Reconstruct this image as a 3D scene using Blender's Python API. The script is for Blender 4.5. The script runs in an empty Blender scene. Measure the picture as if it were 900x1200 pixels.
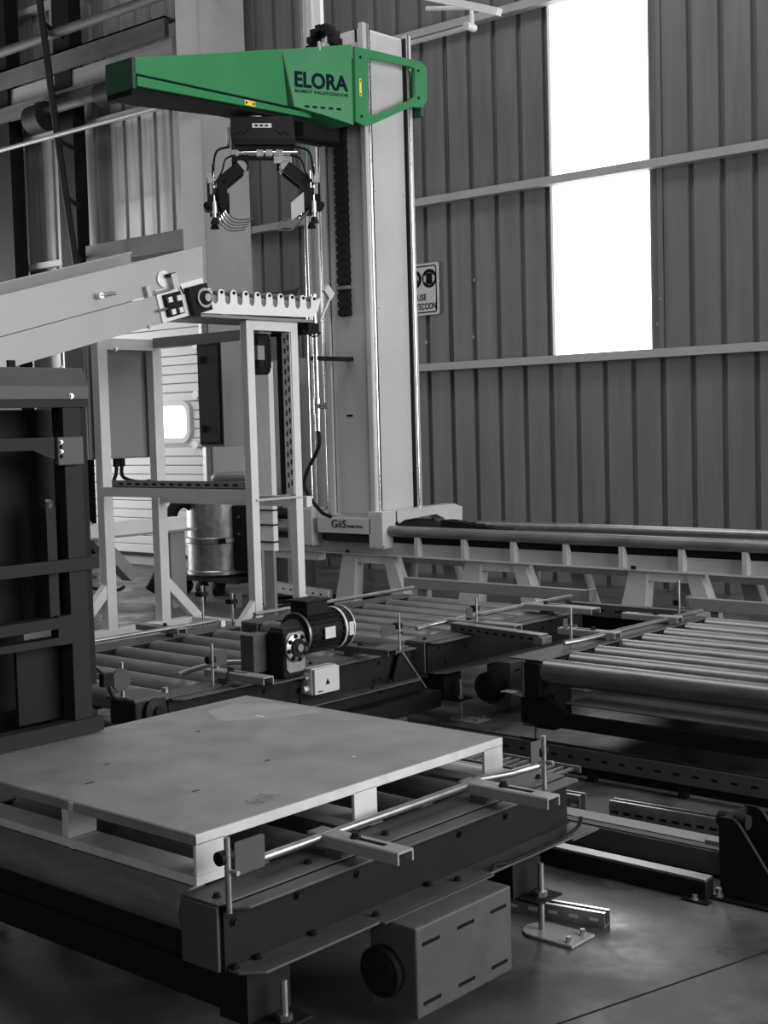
import bpy, bmesh, math, random
from mathutils import Vector, Matrix
random.seed(7)
S = bpy.context.scene
COL = S.collection

# ------------------------------------------------------------------ camera
F = 1591.27; CX, CY = 450.0, 600.0; CAM = Vector((0, 0, 1.5))
yaw, pitch, roll = [math.radians(a) for a in (-41.5004, -3.71167, -1.5729)]
fw = Vector((math.sin(yaw)*math.cos(pitch), math.cos(yaw)*math.cos(pitch), math.sin(pitch)))
r0 = Vector((math.cos(yaw), -math.sin(yaw), 0)); u0 = r0.cross(fw)
rt = r0*math.cos(roll) + u0*math.sin(roll); up = -r0*math.sin(roll) + u0*math.cos(roll)
cam = bpy.data.cameras.new('camera'); cam_o = bpy.data.objects.new('camera', cam); COL.objects.link(cam_o)
cam.sensor_fit = 'VERTICAL'; cam.sensor_height = 36.0; cam.lens = F/1200*36.0; cam.clip_start = .05; cam.clip_end = 200
m = Matrix((rt, up, -fw)).transposed().to_4x4(); m.translation = CAM
cam_o.matrix_world = m
S.camera = cam_o

# ------------------------------------------------------------------ light
S.view_settings.view_transform = 'Standard'; S.view_settings.look = 'None'
S.view_settings.exposure = 0.0; S.view_settings.gamma = 1.0; S.view_settings.use_curve_mapping = False
w = bpy.data.worlds.new('hall_air'); S.world = w; w.use_nodes = True
w.node_tree.nodes['Background'].inputs[0].default_value = (1, 1, 1, 1)
w.node_tree.nodes['Background'].inputs[1].default_value = 0.115
def area(name, loc, target, sx, sy, power):
    l = bpy.data.lights.new(name, 'AREA'); l.shape = 'RECTANGLE'; l.size = sx; l.size_y = sy; l.energy = power
    o = bpy.data.objects.new(name, l); COL.objects.link(o); o.location = loc
    o.rotation_euler = (Vector(target)-Vector(loc)).to_track_quat('-Z', 'Y').to_euler()
    return o
area('gate_daylight', (5.0, 6.8, 3.2), (-6, 6.2, 1.4), 8.0, 4.6, 1200)       # open gate on the right-hand side of the hall
area('left_gate_daylight', (-18.5, 7.0, 2.2), (-13.0, 10.4, 3.2), 4.0, 3.6, 720)   # open gate beyond the left edge
area('roof_light', (-6.5, 5.5, 9.0), (-6.5, 5.5, 0), 9.0, 3.0, 420)          # skylight strip in the roof
area('front_fill', (6.0, -12.0, 6.0), (-6, 7, 1.5), 10.0, 6.0, 400)   # unseen fill light added behind the camera to lift the front faces

# ------------------------------------------------------------------ pixel helpers (photo frame 900 x 1200)
def ray(x, y): return rt*((x-CX)/F) - up*((y-CY)/F) + fw
def onx(x, y, v): d = ray(x, y); return CAM + d*((v-CAM.x)/d.x)
def ony(x, y, v): d = ray(x, y); return CAM + d*((v-CAM.y)/d.y)
def onz(x, y, v): d = ray(x, y); return CAM + d*((v-CAM.z)/d.z)

# ------------------------------------------------------------------ materials
MATS = {}
def mat(name, c, rough=.5, metal=0., var=.12, scale=6., bump=.0, spec=.5, stretch=None, wear=None, emit=None):
    if name in MATS: return MATS[name]
    if not isinstance(c, tuple): c = (c, c, c)
    M = bpy.data.materials.new(name); M.use_nodes = True; nt = M.node_tree; N = nt.nodes; L = nt.links
    b = N['Principled BSDF']; b.inputs['Roughness'].default_value = rough; b.inputs['Metallic'].default_value = metal
    b.inputs['Specular IOR Level'].default_value = spec
    tc = N.new('ShaderNodeTexCoord'); mp = N.new('ShaderNodeMapping'); L.new(tc.outputs['Object'], mp.inputs[0])
    if stretch: mp.inputs['Scale'].default_value = stretch
    nz = N.new('ShaderNodeTexNoise'); nz.inputs['Scale'].default_value = scale; nz.inputs['Detail'].default_value = 6; nz.inputs['Roughness'].default_value = .62
    L.new(mp.outputs[0], nz.inputs['Vector'])
    cr = N.new('ShaderNodeValToRGB'); e = cr.color_ramp.elements
    e[0].position = .3; e[1].position = .7
    e[0].color = tuple(max(0, v*(1-var)) for v in c)+(1,); e[1].color = tuple(v*(1+var) for v in c)+(1,)
    L.new(nz.outputs[0], cr.inputs[0]); out = cr.outputs[0]
    if wear:      # second, coarser stain layer: (colour, amount, scale)
        n2 = N.new('ShaderNodeTexNoise'); n2.inputs['Scale'].default_value = wear[2]; n2.inputs['Detail'].default_value = 8; n2.inputs['Roughness'].default_value = .7
        L.new(tc.outputs['Object'], n2.inputs['Vector'])
        r2 = N.new('ShaderNodeValToRGB'); r2.color_ramp.elements[0].position = .52; r2.color_ramp.elements[1].position = .66
        r2.color_ramp.elements[0].color = (0, 0, 0, 1); r2.color_ramp.elements[1].color = (wear[1],)*3+(1,)
        L.new(n2.outputs[0], r2.inputs[0])
        mx = N.new('ShaderNodeMixRGB'); L.new(r2.outputs[0], mx.inputs[0]); L.new(out, mx.inputs[1]); mx.inputs[2].default_value = (wear[0],)*3+(1,)
        out = mx.outputs[0]
    L.new(out, b.inputs['Base Color'])
    mr = N.new('ShaderNodeMapRange'); mr.inputs['To Min'].default_value = max(.05, rough-.1); mr.inputs['To Max'].default_value = min(1, rough+.12)
    L.new(nz.outputs[0], mr.inputs[0]); L.new(mr.outputs[0], b.inputs['Roughness'])
    if bump:
        bp = N.new('ShaderNodeBump'); bp.inputs['Strength'].default_value = bump; bp.inputs['Distance'].default_value = .01
        L.new(nz.outputs[0], bp.inputs['Height']); L.new(bp.outputs[0], b.inputs['Normal'])
    if emit: b.inputs['Emission Color'].default_value = (1, 1, 1, 1); b.inputs['Emission Strength'].default_value = emit
    MATS[name] = M; return M
WHITE = mat('white_paint', .42, .38, var=.05, scale=3)
BRIGHT = mat('bright_zinc_paint', .66, .4, var=.05, scale=4)
LGREY = mat('light_grey_paint', .56, .42, var=.06, scale=4)
INCL = mat('incline_paint', .31, .4, var=.05, scale=3)
MGREY = mat('mid_grey_paint', .20, .45, var=.08, scale=4)
CABIN = mat('cabinet_grey', .17, .5, var=.05, scale=3)
DGREY = mat('dark_grey_paint', .058, .5, var=.16, scale=9, wear=(.07, .4, 5), spec=.22)
BLACK = mat('black_paint', .009, .6, var=.2, scale=8, spec=.12)
MAGBL = mat('graphite_paint', .014, .6, var=.15, scale=6, spec=.15)
RUBBER = mat('black_rubber', .009, .7, var=.2, spec=.12)
ROLLER = mat('roller_steel', .15, .34, .75, var=.22, scale=5, stretch=(1, 6, 6))
ROLLDK = mat('worn_roller', .16, .38, .3, var=.35, scale=3, stretch=(1, 5, 5))
CHROME = mat('chrome', .72, .16, 1., var=.06)
GALV = mat('galvanised', .36, .36, .85, var=.25, scale=18)
ALU = mat('aluminium', .6, .32, .4, var=.06, stretch=(8, 8, .3))
STEEL = mat('bare_steel', .33, .35, .9, var=.15, scale=12)
GREEN = mat('green_paint', (.034, .185, .075), .3, var=.05, scale=3, spec=.28)
DKGREEN = mat('dark_green', (.006, .05, .022), .4, var=.1)
NAVY = mat('navy_print', (.003, .01, .022), .8, var=.05, spec=.08)
YELLOW = mat('yellow_label', (.75, .52, .03), .45, var=.05)
INK = mat('black_print', .008, .9, var=.05, spec=.05)
WALLM = mat('corrugated_sheet', .135, .42, .25, var=.14, scale=2.2, stretch=(4, 4, .35), bump=.05)
WALLG = mat('galvanised_sheet', .36, .34, .45, var=.28, scale=2.5, stretch=(5, 5, .25), bump=.05)
GIRT = mat('girt_paint', .27, .5, var=.06, scale=3)
CONC = mat('concrete', .30, .75, var=.09, scale=2.5, bump=.1)
FLOORM = mat('concrete_floor', .05, .36, var=.45, scale=2.2, bump=.12, wear=(.13, .8, 1.7))
for _n in FLOORM.node_tree.nodes:
    if _n.type == 'MAP_RANGE': _n.inputs['From Min'].default_value = .35; _n.inputs['From Max'].default_value = .65; _n.inputs['To Min'].default_value = .22; _n.inputs['To Max'].default_value = .62
DOORM = mat('door_paint', .50, .45, var=.03)
GLOW = mat('backlit_panel', .8, .5, var=.0, emit=3.2)
PALTOP = mat('pallet_deck', .175, .55, var=.2, scale=7, bump=.05, wear=(.24, .5, 2.2))
PALSIDE = mat('pallet_paint', .46, .5, var=.12, scale=6, wear=(.25, .4, 9))
BEAMM = mat('dirty_beam', .06, .7, var=.3, scale=3)
SIGNM = mat('sign_plate', .42, .45, var=.05)

# ------------------------------------------------------------------ mesh builder
OFF = {}
class MB:
    def __init__(s): s.v = []; s.f = []; s.sm = []
    def add(s, vs, fs, smooth=False):
        n = len(s.v); s.v += [Vector(v) for v in vs]
        for f in fs: s.f.append([i+n for i in f]); s.sm.append(smooth)
        return s
    def box(s, x0, x1, y0, y1, z0, z1):
        vs = [(x, y, z) for x in (x0, x1) for y in (y0, y1) for z in (z0, z1)]
        return s.add(vs, [(0, 1, 3, 2), (4, 6, 7, 5), (0, 4, 5, 1), (2, 3, 7, 6), (0, 2, 6, 4), (1, 5, 7, 3)])
    def obox(s, c, size, M):
        c = Vector(c); hx, hy, hz = [q/2 for q in size]
        vs = [c + M @ Vector((x, y, z)) for x in (-hx, hx) for y in (-hy, hy) for z in (-hz, hz)]
        return s.add(vs, [(0, 1, 3, 2), (4, 6, 7, 5), (0, 4, 5, 1), (2, 3, 7, 6), (0, 2, 6, 4), (1, 5, 7, 3)])
    def bar(s, p, q, wd, ht, upv=(0, 0, 1)):
        p = Vector(p); q = Vector(q); d = (q-p).normalized(); u = Vector(upv); sd = d.cross(u).normalized(); u = sd.cross(d)
        M = Matrix((d, sd, u)).transposed()
        return s.obox((p+q)/2, ((q-p).length, wd, ht), M)
    def cyl(s, p, q, r, r2=None, n=16, caps=True):
        p = Vector(p); q = Vector(q); r2 = r if r2 is None else r2
        d = (q-p).normalized(); a = d.orthogonal().normalized(); b = d.cross(a)
        vs = []
        for c, rr in ((p, r), (q, r2)):
            for i in range(n):
                t = 2*math.pi*i/n; vs.append(c + a*math.cos(t)*rr + b*math.sin(t)*rr)
        s.add(vs, [(i, (i+1) % n, n+(i+1) % n, n+i) for i in range(n)], True)
        if caps:
            k = len(s.v)-2*n; s.f.append([k+i for i in range(n)]); s.f.append([k+n+i for i in range(n)]); s.sm += [False, False]
        return s
    def tube(s, pts, r, n=8, sub=0):
        pts = [Vector(p) for p in pts]
        if sub:
            P = [pts[0]]+pts+[pts[-1]]; out = []
            for i in range(1, len(P)-2):
                for k in range(sub):
                    t = k/sub; a, b, c, d = P[i-1], P[i], P[i+1], P[i+2]
                    out.append(.5*((2*b)+(c-a)*t+(2*a-5*b+4*c-d)*t*t+(3*b-a-3*c+d)*t**3))
            pts = out+[pts[-1]]
        k0 = len(s.v); a = None
        for i, p in enumerate(pts):
            d = (pts[min(i+1, len(pts)-1)]-pts[max(i-1, 0)]).normalized()
            a = d.orthogonal().normalized() if a is None else (a - d*a.dot(d)).normalized()
            b = d.cross(a)
            s.v += [p + a*math.cos(2*math.pi*j/n)*r + b*math.sin(2*math.pi*j/n)*r for j in range(n)]
        for i in range(len(pts)-1):
            for j in range(n):
                s.f.append([k0+i*n+j, k0+i*n+(j+1) % n, k0+(i+1)*n+(j+1) % n, k0+(i+1)*n+j]); s.sm.append(True)
        s.f.append([k0+j for j in range(n)]); s.f.append([k0+(len(pts)-1)*n+j for j in range(n)]); s.sm += [False, False]
        return s
    def prism(s, poly, axis, a0, a1):
        def P(u, v, a): return {'x': (a, u, v), 'y': (u, a, v), 'z': (u, v, a)}[axis]
        n = len(poly); vs = [P(u, v, a0) for u, v in poly]+[P(u, v, a1) for u, v in poly]
        return s.add(vs, [list(range(n)), list(range(n, 2*n))]+[(i, (i+1) % n, n+(i+1) % n, n+i) for i in range(n)])
    def ring(s, outer, inner, axis, a0, a1):
        def P(u, v, a): return {'x': (a, u, v), 'y': (u, a, v), 'z': (u, v, a)}[axis]
        n = len(outer); vs = [P(u, v, a) for a in (a0, a1) for lp in (outer, inner) for u, v in lp]
        fs = []
        for i in range(n):
            j = (i+1) % n
            fs += [(i, j, n+j, n+i), (2*n+i, 2*n+j, 3*n+j, 3*n+i), (i, j, 2*n+j, 2*n+i), (n+i, n+j, 3*n+j, 3*n+i)]
        return s.add(vs, fs)
    def lathe(s, prof, p, d, n=20):
        p = Vector(p); d = Vector(d).normalized(); a = d.orthogonal().normalized(); b = d.cross(a); k0 = len(s.v)
        for h, r in prof:
            s.v += [p + d*h + (a*math.cos(2*math.pi*j/n)+b*math.sin(2*math.pi*j/n))*r for j in range(n)]
        for i in range(len(prof)-1):
            for j in range(n):
                s.f.append([k0+i*n+j, k0+i*n+(j+1) % n, k0+(i+1)*n+(j+1) % n, k0+(i+1)*n+j]); s.sm.append(True)
        s.f.append([k0+j for j in range(n)]); s.f.append([k0+(len(prof)-1)*n+j for j in range(n)]); s.sm += [False, False]
        return s
    def mesh(s, name, off=(0, 0, 0)):
        off = Vector(off); me = bpy.data.meshes.new(name); me.from_pydata([v-off for v in s.v], [], s.f)
        bm = bmesh.new(); bm.from_mesh(me); bmesh.ops.recalc_face_normals(bm, faces=bm.faces); bm.to_mesh(me); bm.free()
        me.polygons.foreach_set('use_smooth', [bool(q) for q in s.sm])
        if any(s.sm): me.set_sharp_from_angle(angle=math.radians(40))
        return me
    def build(s, name, material, parent=None, bev=0., off=None):
        o_ = OFF.get(parent.name, Vector()) if parent else Vector(off or (0, 0, 0))
        me = s.mesh(name, o_); me.materials.append(material)
        o = bpy.data.objects.new(name, me); COL.objects.link(o)
        if parent: o.parent = parent; OFF[o.name] = o_
        else: o.location = o_; OFF[o.name] = o_
        if bev:
            b = o.modifiers.new('bevel', 'BEVEL'); b.width = bev; b.segments = 2; b.limit_method = 'ANGLE'; b.angle_limit = math.radians(35)
        return o
def thing(name, label, cat, loc, rz=0, group=None, local=False):
    o = bpy.data.objects.new(name, None); COL.objects.link(o); o.empty_display_size = .1
    o.location = loc; o.rotation_euler = (0, 0, rz); o['label'] = label; o['category'] = cat
    if group: o['group'] = group
    OFF[o.name] = Vector() if local else Vector(loc)
    return o
def tag(o, label, cat, group=None):
    o['label'] = label; o['category'] = cat
    if group: o['group'] = group
    return o
def struct(o, label=None, cat=None):
    o['kind'] = 'structure'
    if label: o['label'] = label
    if cat: o['category'] = cat
    return o
def inst(me, name, loc, parent, rot=None):
    o = bpy.data.objects.new(name, me); COL.objects.link(o); o.parent = parent
    o.location = Vector(loc)-OFF.get(parent.name, Vector()); OFF[o.name] = Vector(loc)
    if rot: o.rotation_euler = rot
    return o
def bx(name, material, parent, *d, bev=0.): return MB().box(*d).build(name, material, parent, bev)
def textmesh(txt, width, height, bold=.0, depth=.0015):
    cu = bpy.data.curves.new('t', 'FONT'); cu.body = txt; cu.offset = bold; cu.extrude = .02; cu.resolution_u = 3
    o = bpy.data.objects.new('t', cu); COL.objects.link(o)
    bpy.context.view_layer.update()
    me = bpy.data.meshes.new_from_object(o.evaluated_get(bpy.context.evaluated_depsgraph_get()))
    bpy.data.objects.remove(o); bpy.data.curves.remove(cu)
    xs = [v.co.x for v in me.vertices]; ys = [v.co.y for v in me.vertices]; zs = [v.co.z for v in me.vertices]
    x0, x1, y0, y1, z0, z1 = min(xs), max(xs), min(ys), max(ys), min(zs), max(zs)
    for v in me.vertices:
        v.co = Vector(((v.co.x-x0)/(x1-x0)*width, (v.co.y-y0)/(y1-y0)*height, (v.co.z-z0)/(z1-z0)*depth))
    return me
def lettering(name, txt, origin, xdir, ydir, width, height, material, parent, bold=0.):
    me = textmesh(txt, width, height, bold); me.materials.append(material)
    X = Vector(xdir).normalized(); Yv = Vector(ydir).normalized(); Z = X.cross(Yv)
    M = Matrix((X, Yv, Z)).transposed(); o_ = OFF.get(parent.name, Vector())
    for v in me.vertices: v.co = M @ v.co + Vector(origin) - o_
    o = bpy.data.objects.new(name, me); COL.objects.link(o); o.parent = parent; OFF[o.name] = o_
    return o
# shared small meshes
def bolt_mesh(mname, r, h, material):
    b = MB(); b.cyl((0, 0, 0), (0, 0, h*.3), r*1.45, n=12); b.cyl((0, 0, h*.3), (0, 0, h), r, n=6); me = b.mesh(mname); me.materials.append(material); return me
BOLT = bolt_mesh('bolt_black', .0075, .011, BLACK)
BOLTS = bolt_mesh('bolt_zinc', .0085, .016, GALV)
RX = (0, math.pi/2, 0)      # bolt axis along +X

# ================================================================== SETTING
YW = 10.4
fl = struct(MB().box(-20, 5, -3, YW+.5, -.1, 0).build('floor', FLOORM))
p0 = onz(770, 1160, 0); p1 = onz(900, 1115, 0); dj = (p1-p0).normalized()
MB().bar(p0-dj*3+Vector((0, 0, .0002)), p1+dj*3+Vector((0, 0, .0002)), .006, .002).build('expansion_joint', RUBBER, fl)

PW = 1.157; X0 = -5.93                 # one sheet of wall cladding; seam beside the bright strip
wx0, wx1, wz = X0-PW, X0-.11, 2.07     # backlit strip (sheet bay)
wall = struct(MB().box(-18, wx0, YW+.06, YW+.12, 0, 8).box(wx1+.11, 3, YW+.06, YW+.12, 0, 8).box(wx0, wx1+.11, YW+.06, YW+.12, 0, wz).build('wall_back', WALLM))
def sheet(n_from_seam, z0, z1, material):
    xa = X0 + n_from_seam*PW; pr = []; q = PW/4
    for k in range(4):
        b = xa+k*q
        pr += [(b+.004, 0), (b+q-.058, 0), (b+q-.055, .034), (b+q-.008, .034)]
    pr.append((xa+PW-.004, 0))
    mb = MB(); vs = [(x, YW+d, z) for z in (z0, z1) for x, d in pr]+[(x, YW+d+.004, z) for z in (z0, z1) for x, d in pr]
    n = len(pr); fs = [(i, i+1, n+i+1, n+i) for i in range(n-1)]+[(2*n+i, 2*n+i+1, 3*n+i+1, 3*n+i) for i in range(n-1)]
    mb.add(vs, fs); return mb.build('wall_sheet', material, wall)
for k in range(-9, 5):
    if k == -1:
        sheet(k, .0, wz, WALLM); continue
    sheet(k, .0, 8, WALLG if k < -5 else WALLM)
# bright strip of translucent sheet between the girts
win = struct(MB().box(wx0+.01, wx1-.005, YW+.03, YW+.036, wz, 8).build('window_1', GLOW))
MB().box(wx1-.005, wx1+.012, YW-.02, YW+.04, wz, 8).box(wx1+.012, wx1+.06, YW-.005, YW+.04, wz, 8).build('window_frame', WALLM, win)
MB().box(wx1+.06, wx1+.105, YW-.012, YW+.04, wz, 8).build('window_trim', WALLM, win)
MB().box(wx0, wx0+.012, YW-.01, YW+.04, wz, 8).build('window_frame', WALLM, win)
for i, z in enumerate((2.04, 3.64, 5.24, 6.84)):
    MB().box(-10.7 if i < 1 else -18, 3, YW-.12, YW-.006, z-.036, z+.036).build('trim_%d' % (i+1), GIRT)
    struct(bpy.data.objects['trim_%d' % (i+1)])
sb = bolt_mesh('screw_zinc', .012, .01, GALV)
for x, y in ((500, 401), (555, 395), (556, 328), (771, 380), (775, 350)):
    p = ony(x, y, YW-.004); inst(sb, 'screw', p, wall, (math.pi/2, 0, 0))

# sectional door
DX0, DX1 = -12.9, -10.98; YD_ = 9.55
door = struct(MB().box(DX0, DX1, YD_+.046, YD_+.06, .12, 2.9).build('door_1', MGREY))
for k in range(28):
    z0 = .135+k*.098; z1 = z0+.093
    mb = MB()
    if z1 > 1.40 and z0 < 1.76:
        for a, b in ((DX0, -11.78), (-11.20, DX1)): mb.box(a, b, YD_, YD_+.045, z0, z1)
    else: mb.box(DX0, DX1, YD_, YD_+.045, z0, z1)
    mb.build('door_slat', DOORM, door, .006)
def rrect(x0, x1, y0, y1, r, n=5):
    pts = []
    for cx, cy, a0 in ((x1-r, y0+r, -90), (x1-r, y1-r, 0), (x0+r, y1-r, 90), (x0+r, y0+r, 180)):
        for i in range(n+1): t = math.radians(a0+90*i/n); pts.append((cx+r*math.cos(t), cy+r*math.sin(t)))
    return pts
pn = MB().prism(rrect(-11.78, -11.215, 1.40, 1.765, .09), 'y', YD_-.006, YD_+.03).build('window_pane', GLOW, door)
MB().ring(rrect(-11.83, -11.165, 1.355, 1.81, .13), rrect(-11.775, -11.22, 1.41, 1.755, .085), 'y', YD_-.022, YD_-.0).build('window_gasket', DOORM, door)
for y in (404, 463, 521):
    p = ony(230, y, YD_-.03)
    MB().box(p.x-.06, p.x+.06, YD_-.03, YD_-.003, p.z-.03, p.z+.03).cyl((p.x, YD_-.05, p.z), (p.x, YD_-.02, p.z), .045, n=12).build('roller_hinge', BRIGHT, door)
MB().box(DX0, DX1, YD_, YD_+.045, .10, .132).build('bottom_seal', RUBBER, door)
MB().box(DX0, DX1, YD_+.02, YD_+.2, 0, .10).build('threshold', CONC, door)
MB().box(DX1+.02, DX1+.07, YD_-.03, YD_+.04, 0, 2.9).build('guide_track', GALV, door)

# building pillar, steel columns and beams of the hall
pil = struct(MB().box(-11.27, -10.90, 9.62, YW-.13, 0, 8).build('pillar', CONC, bev=.01, off=(-11.1, 10.0, 0)), 'broad pale concrete hall pillar behind the green arm', 'pillar')
MB().box(-10.90, -10.896, 9.60, 9.625, 0, 8).build('corner_angle', GIRT, pil)
c1 = struct(MB().box(-15.55, -15.06, 10.05, 10.25, 0, 8).build('steel_column', BLACK, off=(-15.35, 10.15, 0)), 'wide dark steel column at the far left of the ribbed wall', 'column')
c2 = struct(MB().box(-14.10, -13.76, 10.08, 10.26, 0, 8).build('steel_column', BLACK, off=(-13.93, 10.15, 0)), 'narrow dark steel column tied to the leaning pipe', 'column')
struct(MB().box(-18, -11.9, 10.0, 10.06, 5.86, 6.08).box(-18, -11.9, 10.0, 10.2, 6.06, 6.08).build('wall_beam', BEAMM, off=(-15, 10.1, 5.86)), 'grimy dark beam along the ribbed wall above the pale strip', 'beam')
struct(MB().box(-18, -11.9, 10.1, 10.2, 5.62, 5.855).build('wall_beam', GIRT, off=(-15, 10.1, 5.6)), 'strip painted pale for a daylit translucent panel between two dark beams', 'beam')  # pale colour stands in for daylight through a translucent strip
struct(MB().box(-18, -11.9, 10.0, 10.08, 5.45, 5.60).box(-18, -11.9, 9.95, 10.1, 5.56, 5.60).build('wall_beam', BEAMM, off=(-15, 10.1, 5.4)), 'dark lower beam of the ribbed wall under the pale strip', 'beam')
struct(MB().box(-13.5, -11.32, 10.0, YW-.13, 3.50, 3.72).build('wall_ledge', BEAMM, off=(-12.7, 10.2, 3.5)), 'mottled galvanised ledge under the bright ribbed sheets', 'ledge')
dr = thing('shutter_drum', 'dark shutter drum hung under the beams of the ribbed wall', 'drum', (-13.2, 9.9, 5.3))
MB().cyl((-14.25, 9.85, 5.30), (-13.95, 9.85, 5.30), .17, n=20).build('end_housing', MAGBL, dr)
MB().cyl((-13.95, 9.85, 5.36), (-12.5, 9.85, 5.36), .05, n=12).build('shaft', BEAMM, dr)
MB().cyl((-12.9, 9.85, 5.36), (-12.4, 9.85, 5.36), .13, n=20).build('drum', MAGBL, dr)
MB().box(-14.2, -14.0, 9.85, 10.02, 5.40, 5.5).box(-12.8, -12.6, 9.85, 10.02, 5.42, 5.5).build('hanger', MAGBL, dr)

# pipes along the hall wall
def pxline(a, b, Yp, ext0=0, ext1=0):
    p = ony(*a, Yp); q = ony(*b, Yp); z = (p.z+q.z)/2; p.z = q.z = z
    return p+Vector((-ext0, 0, 0)), q+Vector((ext1, 0, 0))
p, q = pxline((0, 60), (182, 0), 9.7, 2, 1.0)
pp = tag(MB().cyl(p, q, .055, n=14).build('wall_pipe', BEAMM, off=(p+q)/2), 'thick grey pipe running high along the ribbed wall', 'pipe')
p, q = pxline((0, 174), (206, 123), 9.5, 2, .3)
tag(MB().cyl(p, q, .026, n=12).build('conduit', MGREY, off=(p+q)/2), 'thin bright pipe crossing in front of the ribbed wall', 'pipe')
lt = thing('leaning_pipe', 'leaning dark pipe tied to a steel column with short rungs', 'pipe', ony(66, 160, 9.6))
P = [ony(x, y, 9.6) for x, y in ((44, -20), (54, 60), (66, 150), (78, 235), (90, 315))]
MB().tube(P, .042, 10, 4).build('pipe', MAGBL, lt)
for x, y, x2 in ((69, 165, 90), (79, 232, 92), (88, 297, 95), (52, 28, 72)):
    a = ony(x, y, 9.6); b = ony(x2, y+2, 10.07); MB().cyl(a, (b.x, 10.07, a.z), .03, n=8).build('rung', MAGBL, lt)
rb = thing('ceiling_pipe', 'white pipe with a stub and cap near the hall roof', 'pipe', ony(550, 30, 9.6))
a = ony(478, 46, 9.6); b = ony(553, 31, 9.6); a.z = b.z
MB().tube([a, b, b+Vector((0, 0, .03)), b+Vector((0, 0, .16)), b+Vector((-.5, 0, .26))], .022, 8).build('pipe', WHITE, rb)
MB().cyl(b+Vector((-.02, -.06, 0)), b+Vector((-.02, .06, 0)), .034, n=10).build('valve', WHITE, rb)
a = ony(585, 14, 9.3); b = ony(500, -4, 9.3)
tag(MB().bar(a, b+(b-a)*.8, .07, .06).build('cable_tray', LGREY, off=a), 'light grey tray under the hall roof above the bright window', 'tray')

# safety sign
sg = thing('safety_sign', 'pale safety sign USE PROTECCION with two round pictograms on the wall', 'sign', (-8.6, YW-.02, 2.8))
sx0, sx1, sz0, sz1 = -8.815, -8.395, 2.555, 3.06; ys = YW-.02
MB().prism(rrect(sx0, sx1, sz0, sz1, .02), 'y', ys, ys+.012).build('plate', SIGNM, sg)
MB().ring(rrect(sx0+.022, sx1-.022, sz0+.022, sz1-.022, .03), rrect(sx0+.034, sx1-.034, sz0+.034, sz1-.034, .022), 'y', ys-.002, ys).build('border', INK, sg)
for cx in (-8.70, -8.508):
    cz = 2.91
    MB().cyl((cx, ys-.002, cz), (cx, ys, cz), .092, n=28).build('pictogram_disc', INK, sg)
    MB().cyl((cx, ys-.004, cz-.005), (cx, ys-.002, cz-.005), .062, n=20).build('pictogram_head', MGREY, sg)
    if cx < -8.6: MB().prism([(cx-.062, cz-.01), (cx+.062, cz-.01), (cx+.045, cz-.06), (cx, cz-.09), (cx-.045, cz-.06)], 'y', ys-.006, ys-.004).build('pictogram_mask', INK, sg)
    else:
        MB().prism([(cx-.04, cz-.06), (cx+.04, cz-.06), (cx+.035, cz+.05), (cx-.035, cz+.05)], 'y', ys-.006, ys-.004).build('pictogram_muff', INK, sg)
        for s_ in (-1, 1): MB().box(cx+s_*.055-.012, cx+s_*.055+.012, ys-.007, ys-.004, cz-.03, cz+.025).build('pictogram_earpiece', SIGNM, sg)
lettering('lettering', 'USE', (-8.665, ys-.0005, 2.70), (1, 0, 0), (0, 0, 1), .115, .062, INK, sg, .02)
lettering('lettering', 'PROTECCION', (-8.785, ys-.0005, 2.61), (1, 0, 0), (0, 0, 1), .355, .062, INK, sg, .02)

# ================================================================== GANTRY TRACK
gt = thing('gantry_track', 'long white gantry beam on splayed legs carrying two dark round rails', 'gantry', (-5, 8.3, 0))
GX0, GX1 = -8.35, -1.0
for yy in (7.9, 8.62):
    MB().box(GX0, GX1, yy, yy+.10, .470, .480).box(GX0, GX1, yy+.055, yy+.065, .48, .56).box(GX0, GX1, yy+.05, yy+.12, .56, .57).build('beam', WHITE, gt)
    MB().cyl((GX0-.06, yy+.03, .665), (GX1, yy+.03, .665), .042, n=20).build('rail', STEEL if yy > 8 else ROLLDK, gt)
    MB().box(GX0, GX1, yy+.06, yy+.12, .57, .628).build('rack', BLACK, gt)
x = -6.69
fin = MB().prism([(0, .48), (.055, .48), (.055, .57), (.03, .628), (0.0, .628)], 'x', 0, .035)
fme = fin.mesh('fin'); fme.materials.append(WHITE)
while x < GX1-.1:
    inst(fme, 'rail_bracket', (x, 7.9, 0), gt); inst(fme, 'rail_bracket', (x, 8.62, 0), gt); x += .452
for x in (-7.6, -6.9): inst(fme, 'rail_bracket', (x, 8.62, 0), gt)
MB().box(GX0+.1, GX1, 8.1, 8.62, .40, .468).build('bed', MGREY, gt)
def leg(xt, xb, y0, y1, wd):
    mb = MB(); mb.prism([(xt, .468), (xt+wd, .468), (xb+wd*1.35, .012), (xb-wd*.2, .012)], 'y', y0, y1)
    return mb.build('leg', WHITE, gt)
for xc in (-7.2, -5.95, -4.55, -3.0, -1.6):
    leg(xc-.27, xc-.36, 7.93, 8.03, .14); leg(xc+.16, xc+.30, 7.93, 8.03, .10)
    leg(xc-.27, xc-.36, 8.62, 8.72, .14); leg(xc+.16, xc+.30, 8.62, 8.72, .10)
    MB().box(xc-.15, xc+.2, 7.95, 8.01, .40, .468).build('cross_brace', LGREY, gt)
    for yy in (7.98, 8.67):
        MB().box(xc-.46, xc+.50, yy-.09, yy+.09, 0, .012).build('base_plate', LGREY, gt)
MB().box(-8.3, -7.75, 7.94, 8.02, .40, .466).build('end_beam', LGREY, gt)
for x, y in ((408, 650), (743, 669)):
    p = ony(x, y, 7.9); MB().box(p.x-.015, p.x+.015, 7.885, 7.9, .482, .505).build('stop_block', BLACK, gt)
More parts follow.
